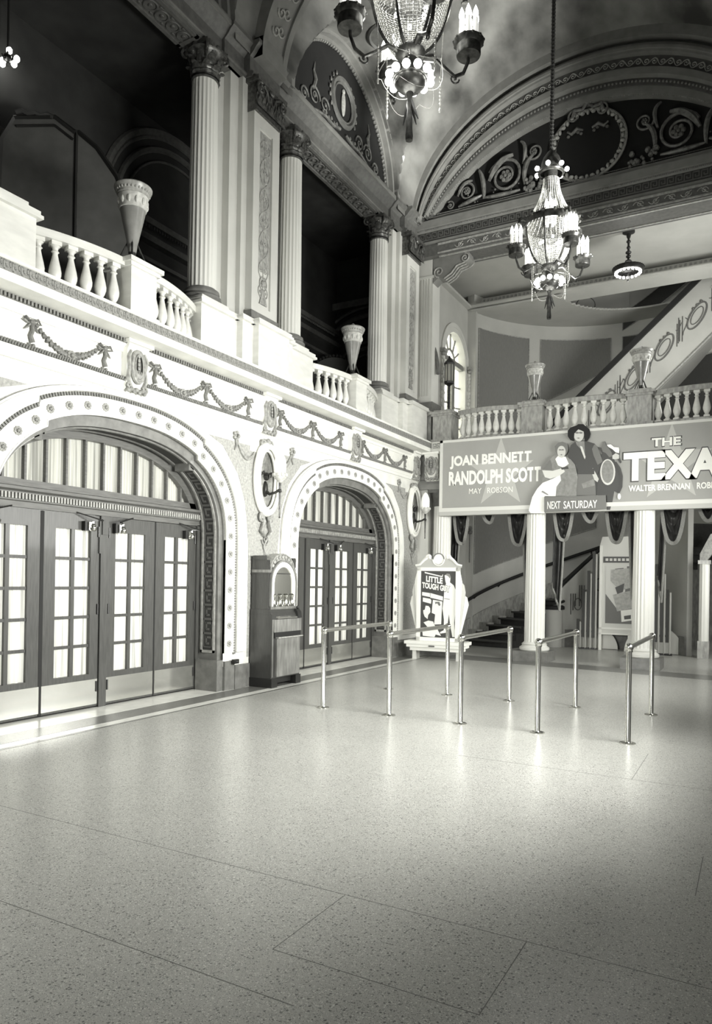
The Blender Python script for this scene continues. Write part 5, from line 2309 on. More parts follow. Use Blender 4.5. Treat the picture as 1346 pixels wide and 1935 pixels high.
    for k in range(4):
        ang = pi / 4 + k * pi / 2
        if arm0 is None:
            mb = MB()
            mb.tube([(.11, 0, .80), (.22, 0, .83), (.34, 0, .74), (.44, 0, .68), (.53, 0, .73), (.575, 0, .84), (.58, 0, .92)], [.02, .02, .018, .018, .018, .016, .018], 7)
            mb.tube([(.44 + u, 0, .66 + v) for u, v in spiral((0, 0), .05, 1.3, 0, -1, 14)], .008, 5)
            arm0 = mb.build('arm', 'bronze', t)
            mb = MB()
            mb.lathe([(.012, .88), (.06, .895), (.11, .90), (.115, .915), (.115, .99), (.14, 1.02), (.145, 1.04), (.13, 1.045), (.11, 1.0)], 24, (.58, 0, 0))
            for q in range(11):
                a = 2 * pi * q / 11
                mb.ball((.58 + .135 * cos(a), .135 * sin(a), 1.035), (.02, .02, .014), 6, 4)
            mb.build('drip_cup', 'bronze', arm0)
            mb = MB()
            mb.cm = 0
            mb.lathe([(.024, 0), (.024, .26), (.02, .27)], 10)
            mb.cm = 1
            mb.lathe([(.015, .265), (.026, .30), (.024, .33), (.012, .37), (.0, .40)], 10, cap=False)
            c0 = mb.build('candle', ['candle', 'bulb'], arm0)
            c0.location = (.58, 0, .99)
            for q in range(6):
                a = 2 * pi * q / 6
                o = c0.copy()
                COL.objects.link(o)
                o.parent = arm0
                o.location = (.58 + .075 * cos(a), .075 * sin(a), .98)
                o.scale = (1, 1, .92)
            arm = arm0
        else:
            arm = arm0.copy()
            COL.objects.link(arm)
            arm.parent = t
            for ch in arm0.children:
                c = ch.copy()
                COL.objects.link(c)
                c.parent = arm
        arm.rotation_euler = (0, 0, ang)
    for q in range(5):
        a = 2 * pi * q / 5
        o = c0.copy()
        COL.objects.link(o)
        o.parent = ib
        o.location = (.07 * cos(a), .07 * sin(a), 1.46)
    return t


ch = make_chandelier()
ch.location = (-2.86, 6.05, 5.59)
tag(ch, 'large lit crystal chandelier at the top of the photo, nearest the camera', 'chandelier', 'crystal chandeliers on the hall axis')
dup(ch, (-2.88, 11.25, 5.62), label='lit crystal chandelier hanging whole in front of the balcony and end arch')
for y in (6.05, 11.25):
    point('chandelier_light', (-2.87, y, 6.9), 34, .35)
    point('chandelier_ring_light', (-2.87, y, 5.95), 14, .2)

# ring lamp over the balcony
t = thing('ring_lamp', 'small ring lamp with a circle of lit bulbs hanging over the end balcony', 'ceiling lamp', (-2.37, 15.45, 7.83))
mb = MB()
mb.lathe([(.0, .83), (.12, .83), (.12, .80), (.05, .77), (.035, .7)], 20, cap=False)
mb.tube([(0, 0, .8), (0, 0, .05)], .022, 8)
for z, r in ((.62, .045), (.5, .04), (.4, .06), (.32, .05), (.22, .07), (.15, .05)):
    mb.ball((0, 0, z), (r, r, .035), 10, 6)
mb.tube([(0, 0, -.02), (0, 0, -.16)], .012, 6)
mb.ball((0, 0, -.17), .025, 8, 6)
mb.build('stem', 'dark', t)
mb = MB()
mb.lathe([(.20, .0), (.28, .0), (.30, .04), (.30, .09), (.28, .10), (.19, .06)], 32, cap=False)
for k in range(32):
    a = k * pi / 16
    mb.box(0, 0, 0, 0, 0, 0) if False else mb.ball((.30 * cos(a), .30 * sin(a), .08), .014, 5, 4)
for k in range(4):
    a = k * pi / 2
    mb.tube([(.02 * cos(a), .02 * sin(a), .1), (.25 * cos(a), .25 * sin(a), .07)], .01, 5)
mb.lathe([(.10, .02), (.12, .04), (.08, .08)], 16, cap=False)
ring = mb.build('ring', 'dark', t)
bb = MB()
bb.ball((0, 0, 0), .027, 10, 6)
b1 = None
for k in range(18):
    a = 2 * pi * k / 18
    if b1 is None:
        b1 = bb.build('bulb', 'bulb', ring)
        o = b1
    else:
        o = b1.copy()
        COL.objects.link(o)
        o.parent = ring
    o.location = (.235 * cos(a), .235 * sin(a), -.01)
point('ring_lamp_light', (-2.37, 15.45, 7.6), 16, .2)

# candelabrum glimpsed deep in the ambulatory
t = thing('ambulatory_lamp', 'cluster of lit bulbs glimpsed in the dark ambulatory at the left edge', 'lamp', (-8.5, 5.93, 8.1))
mb = MB()
mb.tube([(0, 0, .85), (0, 0, 0)], .015, 6)
mb.lathe([(.02, .0), (.06, .03), (.05, .08), (.02, .1)], 14, cap=False)
for k in range(5):
    a = k * 2 * pi / 5
    mb.tube([(0, 0, .05), (.08 * cos(a), .08 * sin(a), .0), (.11 * cos(a), .11 * sin(a), .04)], .01, 5)
mb.build('stem', 'dark', t)
for k, (a, b, z) in enumerate(((0, .02, .16), (.04, .10, .09), (-.02, -.06, -.05), (.03, .07, .01), (-.1, 0, .05))):
    o = b0 = b1.copy()
    o.name = 'bulb'
    COL.objects.link(o)
    o.parent = t
    o.location = (a, b, z)
    o.scale = (1.4, 1.4, 1.6)

# hanging lantern by the landing window
t = thing('pole_lantern', 'dark standing lantern on a pole in front of the arched landing window', 'lantern', (-6.1, 15.2, 4.43))
mb = MB()
mb.tube([(0, 0, 0), (0, 0, 1.45)], .028, 8)
for k in range(14):
    mb.ball((0, 0, .2 + k * .09), (.036, .036, .02), 7, 4)
mb.lathe([(.16, 0), (.16, .03), (.06, .08), (.03, .12)], 16)
mb.build('pole', 'dark', t)
mb = MB()
mb.lathe([(.0, 1.42), (.04, 1.48), (.11, 1.52), (.12, 1.56), (.10, 1.57)], 8)
mb.lathe([(.12, 1.94), (.13, 1.97), (.09, 2.02), (.03, 2.08), (.02, 2.14)], 8)
for k in range(8):
    a = k * pi / 4
    mb.tube([(.105 * cos(a), .105 * sin(a), 1.55), (.105 * cos(a), .105 * sin(a), 1.96)], .008, 4)
mb.build('lantern_frame', 'dark', t)
mb = MB()
mb.lathe([(.095, 1.57), (.098, 1.95)], 16, cap=False)
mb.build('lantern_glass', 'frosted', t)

# ------------------------------------------------------------------ film banner
BY = 13.93
t = thing('film_banner', 'wide grey painted film banner with stars and white lettering hung across the end balcony', 'banner', (-3.2, BY, 2.88))
t.location = (0, 0, 0)
mb = MB()
mb.box(-5.73, 0.45, BY, BY + .09, 2.97, 4.40)
mb.build('banner_panel', 'banner', t)
mb = MB()
mb.box(-5.76, 0.45, BY - .03, BY + .1, 2.955, 3.03)
mb.box(-5.76, -5.70, BY - .02, BY + .1, 2.97, 4.42)
mb.box(-5.76, .45, BY - .02, BY + .1, 4.37, 4.42)
o = mb.build('banner_edge', 'offwhite', t)
mb = MB()
mb.box(-5.76, .45, BY - .02, BY + .12, 2.875, 2.955)
mb.build('banner_underside', 'star', t)


def star(cx, cz, R, r, m='star'):
    mb = MB()
    q = []
    for k in range(10):
        a = pi / 2 + k * pi / 5
        rr = R if k % 2 == 0 else r
        q.append((cx + rr * cos(a) * .95, cz + rr * sin(a)))
    mb.prism(q, 'y', BY - .004, BY)
    return mb.build('star', m, t)


star(-4.47, 3.68, .72, .285)
star(-1.36, 3.68, .72, .285)
text_obj('JOAN BENNETT', 'white', t, -5.54, -3.86, 3.82, 4.09, BY - .005, bold=0.045)
text_obj('RANDOLPH SCOTT', 'white', t, -5.56, -3.67, 3.485, 3.775, BY - .005, bold=0.045)
text_obj('MAY   ROBSON', 'white', t, -5.12, -4.22, 3.30, 3.41, BY - .006, bold=0.0)
text_obj('THE', 'dkgrey', t, -1.71, -1.19, 3.985, 4.165, BY - .004, .003, bold=0.05)
text_obj('THE', 'white', t, -1.69, -1.21, 4.0, 4.15, BY - .007, .004, bold=0.03)
text_obj('TEXANS', 'dkgrey', t, -2.19, .18, 3.375, 3.945, BY - .004, .003, bold=0.065)
text_obj('TEXANS', 'white', t, -2.165, .16, 3.397, 3.925, BY - .007, .004, bold=0.045)
text_obj('WALTER BRENNAN   ROBERT CUMMINGS', 'white', t, -2.07, .1, 3.212, 3.325, BY - .006, bold=0.03)


def HX(u, v):
    """cut-out drawing coordinates to banner metres"""
    s, q = u / 1346.0, v / 1279.0
    x = (1 - s) * ((1 - q) * -3.921 + q * -3.891) + s * ((1 - q) * -1.984 + q * -1.957)
    z = (1 - s) * ((1 - q) * 4.724 + q * 2.772) + s * ((1 - q) * 4.543 + q * 2.722)
    return (x, z)


def cut(parent, name, m, poly, y0, th=.012, label=None):
    mb = MB()
    mb.prism([HX(*p) for p in poly], 'y', y0 - th, y0)
    return mb.build(name, m, parent, label=label)


def oval(cx, cy, rx, ry, n=18, a0=0, a1=360):
    return [(cx + rx * cos(radians(a0 + (a1 - a0) * k / n)), cy + ry * sin(radians(a0 + (a1 - a0) * k / n))) for k in range(n + (0 if a1 - a0 == 360 else 1))]


# horse cut-out
H = cut(t, 'horse_cutout', 'dkgrey', [(900, 370), (950, 380), (960, 310), (990, 300), (1010, 345), (1060, 330), (1100, 370), (1150, 370), (1170, 410), (1165, 500), (1190, 560), (1175, 580), (1140, 525), (1100, 530), (1130, 600), (1180, 700), (1200, 800), (1190, 900), (1150, 960), (1100, 930), (1080, 1050), (1050, 1170), (1010, 1170), (1010, 1000), (880, 980), (870, 820), (905, 700), (900, 600), (930, 520), (950, 450)], BY - .01)
cut(H, 'breast_strap', 'offwhite', oval(1022, 690, 92, 165, 24), BY - .024, .004)
cut(H, 'chest', 'midgrey', oval(1022, 685, 74, 145, 24), BY - .028, .004)
cut(H, 'blaze', 'white', [(1010, 345), (1060, 335), (1100, 372), (1155, 375), (1165, 410), (1160, 450), (1120, 440), (1080, 400), (1030, 370)], BY - .024, .005)
cut(H, 'muzzle', 'skin', [(1080, 480), (1120, 450), (1160, 470), (1160, 520), (1110, 530), (1080, 520)], BY - .024, .005)
cut(H, 'mane', 'grey', [(945, 380), (960, 315), (990, 305), (1000, 345), (1040, 395), (1070, 440), (1080, 490), (1040, 500), (1000, 450), (960, 430)], BY - .024, .005)
cut(H, 'bridle', 'dkgrey', [(1110, 560), (1130, 560), (1180, 640), (1205, 740), (1200, 880), (1165, 960), (1150, 940), (1180, 860), (1175, 740), (1150, 650)], BY - .03, .005)
cut(H, 'stirrup', 'white', oval(1163, 1000, 20, 38, 12), BY - .026, .005)
# cowboy cut-out
C = cut(t, 'cowboy_cutout', 'dkgrey', [(600, 320), (560, 350), (520, 480), (560, 560), (630, 600), (650, 700), (640, 800), (600, 990), (880, 990), (890, 850), (860, 760), (900, 720), (955, 560), (935, 460), (860, 330), (740, 290), (640, 290)], BY - .034, .012)
cut(C, 'hat', 'black', [(525, 170), (560, 130), (640, 100), (660, 85), (720, 85), (760, 115), (800, 150), (815, 210), (800, 260), (770, 300), (740, 300), (730, 180), (660, 150), (610, 200), (600, 300), (560, 290), (525, 240)], BY - .056, .01)
cut(C, 'face', 'skin', oval(665, 215, 66, 88, 20), BY - .048, .008)
cut(C, 'eyes', 'grey', [(620, 190), (645, 182), (665, 190), (690, 182), (712, 190), (712, 202), (690, 206), (668, 200), (645, 206), (620, 200)], BY - .057, .003)
cut(C, 'mouth', 'grey', [(640, 262), (660, 256), (685, 262), (662, 270)], BY - .060, .002)
cut(C, 'shirt_front', 'midgrey', [(620, 300), (735, 300), (745, 520), (730, 520), (690, 400), (640, 350)], BY - .048, .004)
cut(C, 'kerchief', 'offwhite', [(680, 360), (710, 370), (750, 500), (742, 530), (700, 430)], BY - .053, .004)
cut(C, 'sleeve', 'grey', [(860, 340), (900, 370), (930, 450), (965, 560), (900, 600), (850, 480), (830, 400)], BY - .048, .004)
cut(C, 'hand', 'skin', [(840, 640), (870, 690), (915, 780), (900, 820), (860, 790), (835, 720)], BY - .05, .004)
cut(C, 'trousers', 'grey', [(620, 720), (860, 720), (870, 860), (880, 990), (590, 990), (640, 860)], BY - .048, .003)
cut(C, 'chaps', 'midgrey', [(700, 840), (850, 780), (870, 860), (720, 900)], BY - .052, .003)
cut(C, 'belt', 'dkgrey', [(650, 650), (860, 650), (860, 720), (650, 720)], BY - .052, .003)
# woman cut-out
Wm = cut(t, 'woman_cutout', 'midgrey', [(360, 480), (300, 520), (220, 620), (185, 680), (170, 740), (200, 800), (160, 860), (110, 930), (60, 1000), (10, 1180), (40, 1215), (220, 1215), (225, 1000), (640, 1000), (640, 900), (655, 760), (620, 600), (560, 530), (500, 500)], BY - .062, .012)
cut(Wm, 'hair', 'grey', [(365, 430), (360, 370), (400, 325), (460, 310), (520, 335), (535, 390), (525, 440), (500, 480), (390, 470)], BY - .076, .008)
cut(Wm, 'face', 'skin', oval(447, 438, 55, 75, 18), BY - .085, .004)
cut(Wm, 'eyes', 'grey', [(412, 412), (432, 405), (445, 414), (460, 405), (482, 412), (480, 420), (460, 422), (445, 420), (430, 422), (414, 420)], BY - .090, .002)
cut(Wm, 'mouth', 'grey', [(430, 476), (447, 470), (465, 476), (447, 484)], BY - .090, .002)
cut(Wm, 'collar', 'white', [(365, 530), (400, 490), (500, 500), (540, 590), (470, 640), (400, 610)], BY - .076, .005)
cut(Wm, 'folded_arms', 'offwhite', [(190, 670), (330, 680), (470, 640), (490, 690), (420, 740), (300, 780), (230, 760)], BY - .078, .005)
cut(Wm, 'cuff', 'dkgrey', [(440, 640), (530, 620), (540, 655), (450, 665)], BY - .084, .003)
cut(Wm, 'sleeve_shade', 'grey', [(300, 540), (250, 600), (200, 660), (320, 670), (320, 600)], BY - .076, .004)
cut(Wm, 'skirt', 'white', [(60, 1010), (130, 900), (200, 830), (330, 780), (430, 730), (440, 800), (380, 880), (370, 1000), (225, 1000), (225, 1215), (40, 1215), (12, 1180)], BY - .076, .005)
cut(Wm, 'skirt_shade', 'midgrey', [(200, 930), (280, 980), (260, 985), (180, 945)], BY - .082, .003)
cut(Wm, 'bag', 'midgrey', oval(560, 850, 70, 70, 16), BY - .078, .004)
# NEXT SATURDAY sign
x0, z1 = HX(228, 1010)
x1, z0 = HX(1015, 1180)
sg = MB()
sg.prism([HX(228, 1012), HX(1010, 990), HX(1012, 1165), HX(228, 1200)], 'y', BY - .125, BY - .10)
sg = sg.build('next_saturday_sign', 'grey', t, label='dark sign board reading NEXT SATURDAY')
xa, za = HX(268, 1165)
xb, zb_ = HX(440, 1065)
text_obj('NEXT', 'white', sg, xa, xb, za, zb_, BY - .126, .003, .01)
xa, za = HX(480, 1162)
xb, zb_ = HX(905, 1050)
text_obj('SATURDAY', 'white', sg, xa, xb, za, zb_, BY - .126, .003, .01)
xa, za = HX(480, 1050)
xb, zb_ = HX(640, 1026)
text_obj('STARTING', 'midgrey', sg, xa, xb, za, zb_, BY - .126, .003, .0)

# ------------------------------------------------------------------ velvet swags under the balcony
def swag(x, zlow, w, label, y=14.64, deep=True, folds=5):
    t = thing('velvet_swag', label, 'drape', (x, y, 3.3), group='velvet swags between the columns')
    ztop = 3.55

    def fn(u, v):
        s = 2 * u - 1
        zl = zlow + (ztop - zlow) * (abs(s) ** (2.6 if deep else 1.8)) * .96
        z = ztop + (zl - ztop) * v
        wob = .045 * sin(pi * (1 - abs(s))) * (.4 + v)
        fold = .03 * sin(folds * 2 * pi * v + 2.2 * s * s) + .012 * sin(11 * s + 4 * v)
        return (w / 2 * s * (1 - .05 * v), -wob - fold, z - 3.3)
    mb = MB()
    mb.grid(fn, 28, 34)
    mb.build('swag_cloth', 'velvet', t)
    mb = MB()
    pts = [fn(k / 40, 1.0) for k in range(41)]
    vs = []
    for k, p in enumerate(pts):
        a, b = pts[max(0, k - 1)], pts[min(40, k + 1)]
        d = Vector((b[0] - a[0], 0, b[2] - a[2])).normalized()
        n = Vector((d.z, 0, -d.x))
        vs += [(p[0], p[1] - .01, p[2]), (p[0] + n.x * .065, p[1] - .012, p[2] + n.z * .065), (p[0] + n.x * .065, p[1] + .008, p[2] + n.z * .065), (p[0], p[1] + .01, p[2])]
    fs = []
    for k in range(40):
        for q in range(4):
            q2 = (q + 1) % 4
            fs.append((4 * k + q, 4 * k + q2, 4 * k + 4 + q2, 4 * k + 4 + q))
    mb.add(vs, fs)
    mb.build('fringe', 'fringe', t)
    return t


def tail(x0, x1, z1, label, y=14.70, side=1):
    t = thing('velvet_tail', label, 'drape', ((x0 + x1) / 2, y, 3.0), group='velvet drape tails beside the columns')
    w = x1 - x0

    def fn(u, v):
        z = 3.5 + (z1 - 3.5) * v * (1 - .22 * (u if side > 0 else 1 - u) * v)
        return (w * (u - .5) * (1 - .35 * v) + side * .05 * v * v, .035 * sin(u * 5 * pi + .6), z - 3.0)
    mb = MB()
    mb.grid(fn, 26, 12)
    mb.build('tail_cloth', 'velvet', t)
    mb = MB()
    e = 1.0 if side > 0 else 0.0
    e = 1 - e
    mb.tube([fn(e, k / 20) for k in range(21)], .022, 5)
    mb.tube([fn(k / 12, 1.0) for k in range(13)], .022, 5)
    for k in range(6):
        mb.ball(fn(e, .3 + k * .13), (.02, .02, .035), 5, 4)
    mb.build('fringe', 'fringe', t)
    return t


swag(-5.52, 2.37, .34, 'narrow dark velvet swag with pale fringe nearest the movie standee')
swag(-4.92, 2.80, .46, 'shallow dark velvet swag between the standee and the left white column', deep=False)
swag(-4.30, 2.33, .40, 'dark velvet swag with pale fringe just left of the left white column')
swag(-3.38, 2.42, .40, 'dark velvet swag with pale fringe just right of the left white column')
swag(-2.87, 2.77, .50, 'shallow dark velvet swag midway between the two white columns', deep=False)
swag(-2.38, 2.36, .40, 'dark velvet swag with pale fringe just left of the right white column')
swag(-1.38, 2.34, .44, 'dark velvet swag with pale fringe just right of the right white column')
swag(-.80, 2.74, .50, 'shallow dark velvet swag at the right edge under the banner', deep=False)
tail(-5.80, -5.56, 1.55, 'dark velvet tail hanging behind the movie standee', side=-1)
tail(-4.24, -4.08, 1.15, 'dark velvet tail with fringed edge left of the left white column', side=1)
tail(-3.62, -3.36, .98, 'dark velvet tail with fringed edge right of the left white column', side=-1)
tail(-2.18, -2.02, 1.25, 'dark velvet tail with fringed edge left of the right white column', side=1)
tail(-1.62, -1.50, 1.2, 'thin velvet tail with fringed edge right of the right white column', side=-1)

# ------------------------------------------------------------------ movie standee
t = thing('movie_standee', 'white framed movie standee on short legs with a LITTLE TOUGH GUY poster', 'standee', (-5.47, 13.25, 0), radians(6))
mb = MB()
mb.box(-.58, .58, -.20, .20, .24, .30)
mb.box(-.62, .62, -.22, .22, .30, .36)
mb.box(-.52, .52, -.16, .16, .17, .24)
mb.build('plinth', 'white', t)
for x in (-.44, .44):
    for y in (-.1, .1):
        m_ = MB()
        m_.box(x - .035, x + .035, y - .03, y + .03, 0, .17)
        m_.build('leg', 'offwhite', t)
mb = MB()
for (x0, x1, z0, z1) in ((-.43, -.355, .36, 1.80), (.355, .43, .36, 1.80), (-.43, .43, .36, .43), (-.43, .43, 1.73, 1.80)):
    mb.box(x0, x1, -.05, .03, z0, z1)
mb.build('poster_frame', 'white', t)
for s in (-1, 1):
    for k, (dx, zz) in enumerate(((.05, 1.62), (.11, 1.42), (.165, 1.18))):
        m_ = MB()
        m_.prism([(s * .42, .38 + .0 * k), (s * (.43 + dx), zz - .1), (s * (.40 + dx), zz + .04), (s * .40, zz + .18)], 'y', -.03 + .035 * k, -.012 + .035 * k)
        m_.build('side_fin', 'offwhite' if k % 2 else 'white', t)
mb = MB()
mb.box(-.36, .36, -.02, .0, .42, 1.74)
pb = mb.build('poster_board', 'dkgrey', t)
# pediment
mb = MB()
q = [(-.46, 1.80), (.46, 1.80), (.46, 1.84), (.38, 1.85), (.30, 1.93), (.22, 2.0), (.13, 1.97), (.10, 1.90), (0, 1.86), (-.10, 1.90), (-.13, 1.97), (-.22, 2.0), (-.30, 1.93), (-.38, 1.85), (-.46, 1.84)]
mb.prism(q, 'y', -.03, .02)
mb.build('pediment', 'star', t)
mb = MB()
for s in (-1, 1):
    mb.tube([(s * .47, -.03, 1.84), (s * .38, -.03, 1.855), (s * .30, -.03, 1.94), (s * .22, -.03, 2.0)], [.02, .024, .03, .035], 6)
    mb.tube([(s * .19 + s * a, -.035, 2.0 + b) for a, b in spiral((0, 0), .055, 1.0, 0, 1, 12)], .02, 6)
    mb.ball((s * .18, -.03, 2.0), .04, 8, 6)
mb.tube([(.115 * cos(pi + k * pi / 12), -.035, 1.955 + .115 * sin(pi + k * pi / 12)) for k in range(13)], .012, 6)
mb.build('scroll', 'white', t)
mb = MB()
mb.lathe([(.0, 0), (.10, 0), (.10, .02)], 24)
o = mb.build('roundel', 'white', t)
o.rotation_euler = (pi / 2, 0, 0)
o.location = (0, -.01, 1.955)
mb = MB()
mb.tube([(.11 * cos(k * pi / 12), -.03, 1.965 + .11 * sin(k * pi / 12)) for k in range(13)], .010, 6)
mb.build('handle_ring', 'grey', t)


def PX(u, v):
    return (-.36 + (u - 245) / (905 - 245) * .72, 1.73 - (v - 420) / (1560 - 420) * 1.30)


def pcut(name, m, poly, y=-.02, th=.004):
    mb = MB()
    mb.prism([PX(*p) for p in poly], 'y', y - th, y)
    return mb.build(name, m, pb)


bx_ = lambda a, b, c, d: dict(zip(('x0', 'z1', 'x1', 'z0'), PX(a, b) + PX(c, d)))


def ptext(s, m, a, b, c, d, bold=.03, sh=0.0):
    k = bx_(a, b, c, d)
    o = text_obj(s, m, pb, k['x0'], k['x1'], k['z0'], k['z1'], -.021, .003, bold)
    for v in o.data.vertices:
        v.co.z -= (v.co.x - k['x0']) * sh
    return o


pcut('title_strip', 'white', [(315, 435), (640, 505), (650, 480), (660, 475), (650, 525), (320, 460)])
ptext('LITTLE', 'white', 345, 500, 655, 605, .05, .12)
TG = True
pcut('credit_block', 'white', [(275, 785), (420, 800), (425, 870), (275, 845)])
pcut('credit_block', 'white', [(430, 800), (665, 855), (665, 925), (430, 880)])
pcut('notice', 'white', [(290, 880), (430, 900), (450, 925), (445, 985), (290, 950)])
pcut('profile_head', 'white', [(345, 1020), (400, 1025), (430, 1060), (435, 1130), (395, 1180), (385, 1250), (330, 1210), (305, 1150), (300, 1100), (330, 1090)])
pcut('pamphlet', 'white', [(480, 915), (655, 940), (645, 1160), (640, 1330), (510, 1340), (525, 1165), (460, 1140)])
pcut('pamphlet_mark', 'grey', [(520, 950), (600, 945), (625, 1000), (600, 1020), (560, 970), (530, 990)], -.024)
pcut('group_figures', 'white', [(310, 1310), (400, 1275), (490, 1290), (510, 1340), (560, 1400), (640, 1530), (540, 1510), (520, 1555), (300, 1540), (290, 1450), (400, 1400)])
fg = pcut('boy_figure', 'white', [(690, 490), (730, 465), (780, 470), (800, 520), (790, 610), (860, 660), (905, 760), (900, 1080), (880, 1300), (905, 1540), (850, 1540), (800, 1300), (780, 1150), (760, 1320), (740, 1470), (630, 1490), (620, 1465), (690, 1430), (690, 1250), (660, 1060), (680, 900), (690, 680), (720, 640), (705, 590)])
pcut('boy_shading', 'grey', [(690, 885), (790, 895), (790, 905), (690, 893)], -.024)
pcut('boy_hair', 'midgrey', [(690, 490), (730, 467), (780, 472), (800, 520), (790, 545), (760, 510), (720, 490)], -.024)
ptext('TOUGH GUY', 'dkgrey', 268, 604, 798, 724, .09, .13).location = (0, -.004, 0)
ptext('TOUGH GUY', 'white', 275, 610, 790, 715, .05, .13).location = (0, -.007, 0)
mb = MB()
mb.box(-.12, .0, -.225, -.22, .255, .285)
mb.build('plinth_plate', 'grey', t)

# ------------------------------------------------------------------ vending machine
t = thing('vending_machine', 'tall dark wooden candy vending machine with arched mirror, standing between the two door arches', 'vending machine', (-6.31, 8.33, 0))
mb = MB()
mb.prism([(0, .13), (.37, .13), (.37, 1.02), (.345, 1.06), (.33, 1.10), (0, 1.10)], 'y', 0, .72)
mb.prism([(0, 1.10), (.29, 1.10), (.29, 1.66), (.27, 1.72), (.26, 1.76), (.24, 1.80), (0, 1.80)], 'y', .015, .705)
mb.box(0, .36, -.005, .725, 1.03, 1.045)
mb.box(0, .30, .005, .715, 1.60, 1.615)
mb.build('cabinet', 'cabinet', t)
mb = MB()
mb.box(.005, .292, .011, .70, 1.62, 1.66)
mb.build('cabinet_band', 'walnut', t)
mb = MB()
mb.box(0, .39, -.01, .13, .0, .13)
mb.box(0, .39, .60, .73, .0, .13)
mb.box(0, .30, .13, .60, .04, .13)
mb.build('plinth', 'dark', t)
mb = MB()
mb.box(.368, .40, .10, .68, .15, .70)
mb.box(.368, .40, .03, .71, .78, .96)
mb.prism([(.37, .15), (.38, .15), (.38, .96), (.37, .96)], 'y', .01, .03)
mb.build('front_panel', 'walnut', t)
mb = MB()
mb.box(.369, .385, .06, .72, .70, .78)
mb.build('delivery_slot', 'black', t)
mb = MB()
mb.box(.37, .43, .09, .72, .695, .71)
mb.build('slot_shelf', 'marble_grey', t)
mb = MB()
# upper display: arched frame
mb.box(.28, .31, .06, .70, 1.08, 1.14)


def yarch(r0, r1, x0, x1, zc=1.50, zb=1.14, yc=.37, n=20, m=None):
    q = [(yc + r1, zb)] + [(yc + r1 * cos(pi * k / n), zc + r1 * 1.02 * sin(pi * k / n)) for k in range(n + 1)] + [(yc - r1, zb)]
    q2 = [(yc + r0, zb)] + [(yc + r0 * cos(pi * k / n), zc + r0 * 1.02 * sin(pi * k / n)) for k in range(n + 1)] + [(yc - r0, zb)]
    vs = []
    for a, b in zip(q2, q):
        vs += [(x1, *a), (x1, *b), (x0, *a), (x0, *b)]
    fs = []
    for k in range(len(q) - 1):
        i, j = 4 * k, 4 * k + 4
        fs += [(i, i + 1, j + 1, j), (i, j, j + 2, i + 2), (i + 1, i + 3, j + 3, j + 1)]
    mb.add(vs, fs)


yarch(.305, .33, .28, .325, zc=1.47)
mb.build('arch_frame', 'walnut', t)
mb = MB()
yarch(.23, .30, .28, .31, zc=1.47)
mb.build('arch_band', 'white', t)
mb = MB()
q = [(.37 + .23, 1.14)] + [(.37 + .23 * cos(pi * k / 20), 1.47 + .235 * sin(pi * k / 20)) for k in range(21)] + [(.37 - .23, 1.14)]
mb.prism(q, 'x', .288, .296)
mb.build('mirror', 'chrome', t)
mb = MB()
for k in range(4):
    mb.lathe([(.035, 0), (.02, .03), (.018, .12), (.03, .16), (.012, .18)], 10, (.31, .14 + k * .15, 1.14))
    mb.tube([(.31, .12 + k * .15, 1.22), (.32, .17 + k * .15, 1.16), (.31, .22 + k * .15, 1.24)], .008, 5)
mb.build('selector_arm', 'chrome', t)
mb = MB()
mb.prism([(.30, 1.10), (.37, 1.0), (.41, .985), (.41, .97), (.30, .97)], 'y', .10, .62)
mb.build('coin_tray', 'kick', t)
mb = MB()
mb.prism([(.34, .97), (.42, .97), (.40, 1.06), (.36, 1.10), (.33, 1.08)], 'y', .60, .70)
mb.ball((.37, .65, 1.12), .025, 8, 5)
mb.build('coin_mechanism', 'dark', t)
mb = MB()
q = [(.37 + .30 * cos(pi * k / 20), 1.66 + .24 * sin(pi * k / 20)) for k in range(21)]
mb.prism(q, 'x', .12, .28)
mb.build('arched_top', 'marble_grey', t)
mb = MB()
for k in range(2, 19, 2):
    a = pi * k / 20
    mb.ball((.285, .37 + .25 * cos(a), 1.66 + .19 * sin(a)), (.02, .03, .03), 6, 4)
mb.tube([(.285, .37 + .29 * cos(pi * k / 20), 1.66 + .23 * sin(pi * k / 20)) for k in range(21)], .012, 6)
mb.build('top_ornament', 'orn', t)
mb = MB()
mb.box(.02, .2, -.0, .10, 1.80, 1.86)
mb.box(.1, .28, .64, .72, 1.70, 1.84)
mb.build('top_block', 'cabinet', t)
t2 = MB()
t2.box(XL + .05, XL + .10, 7.90, 8.0, .36, .42)
t2.ball((XL + .09, 7.95, .39), .03, 8, 6)
tag(t2.build('wall_outlet_box', 'dark'), 'small dark outlet box low on the arch base left of the vending machine', 'outlet box')

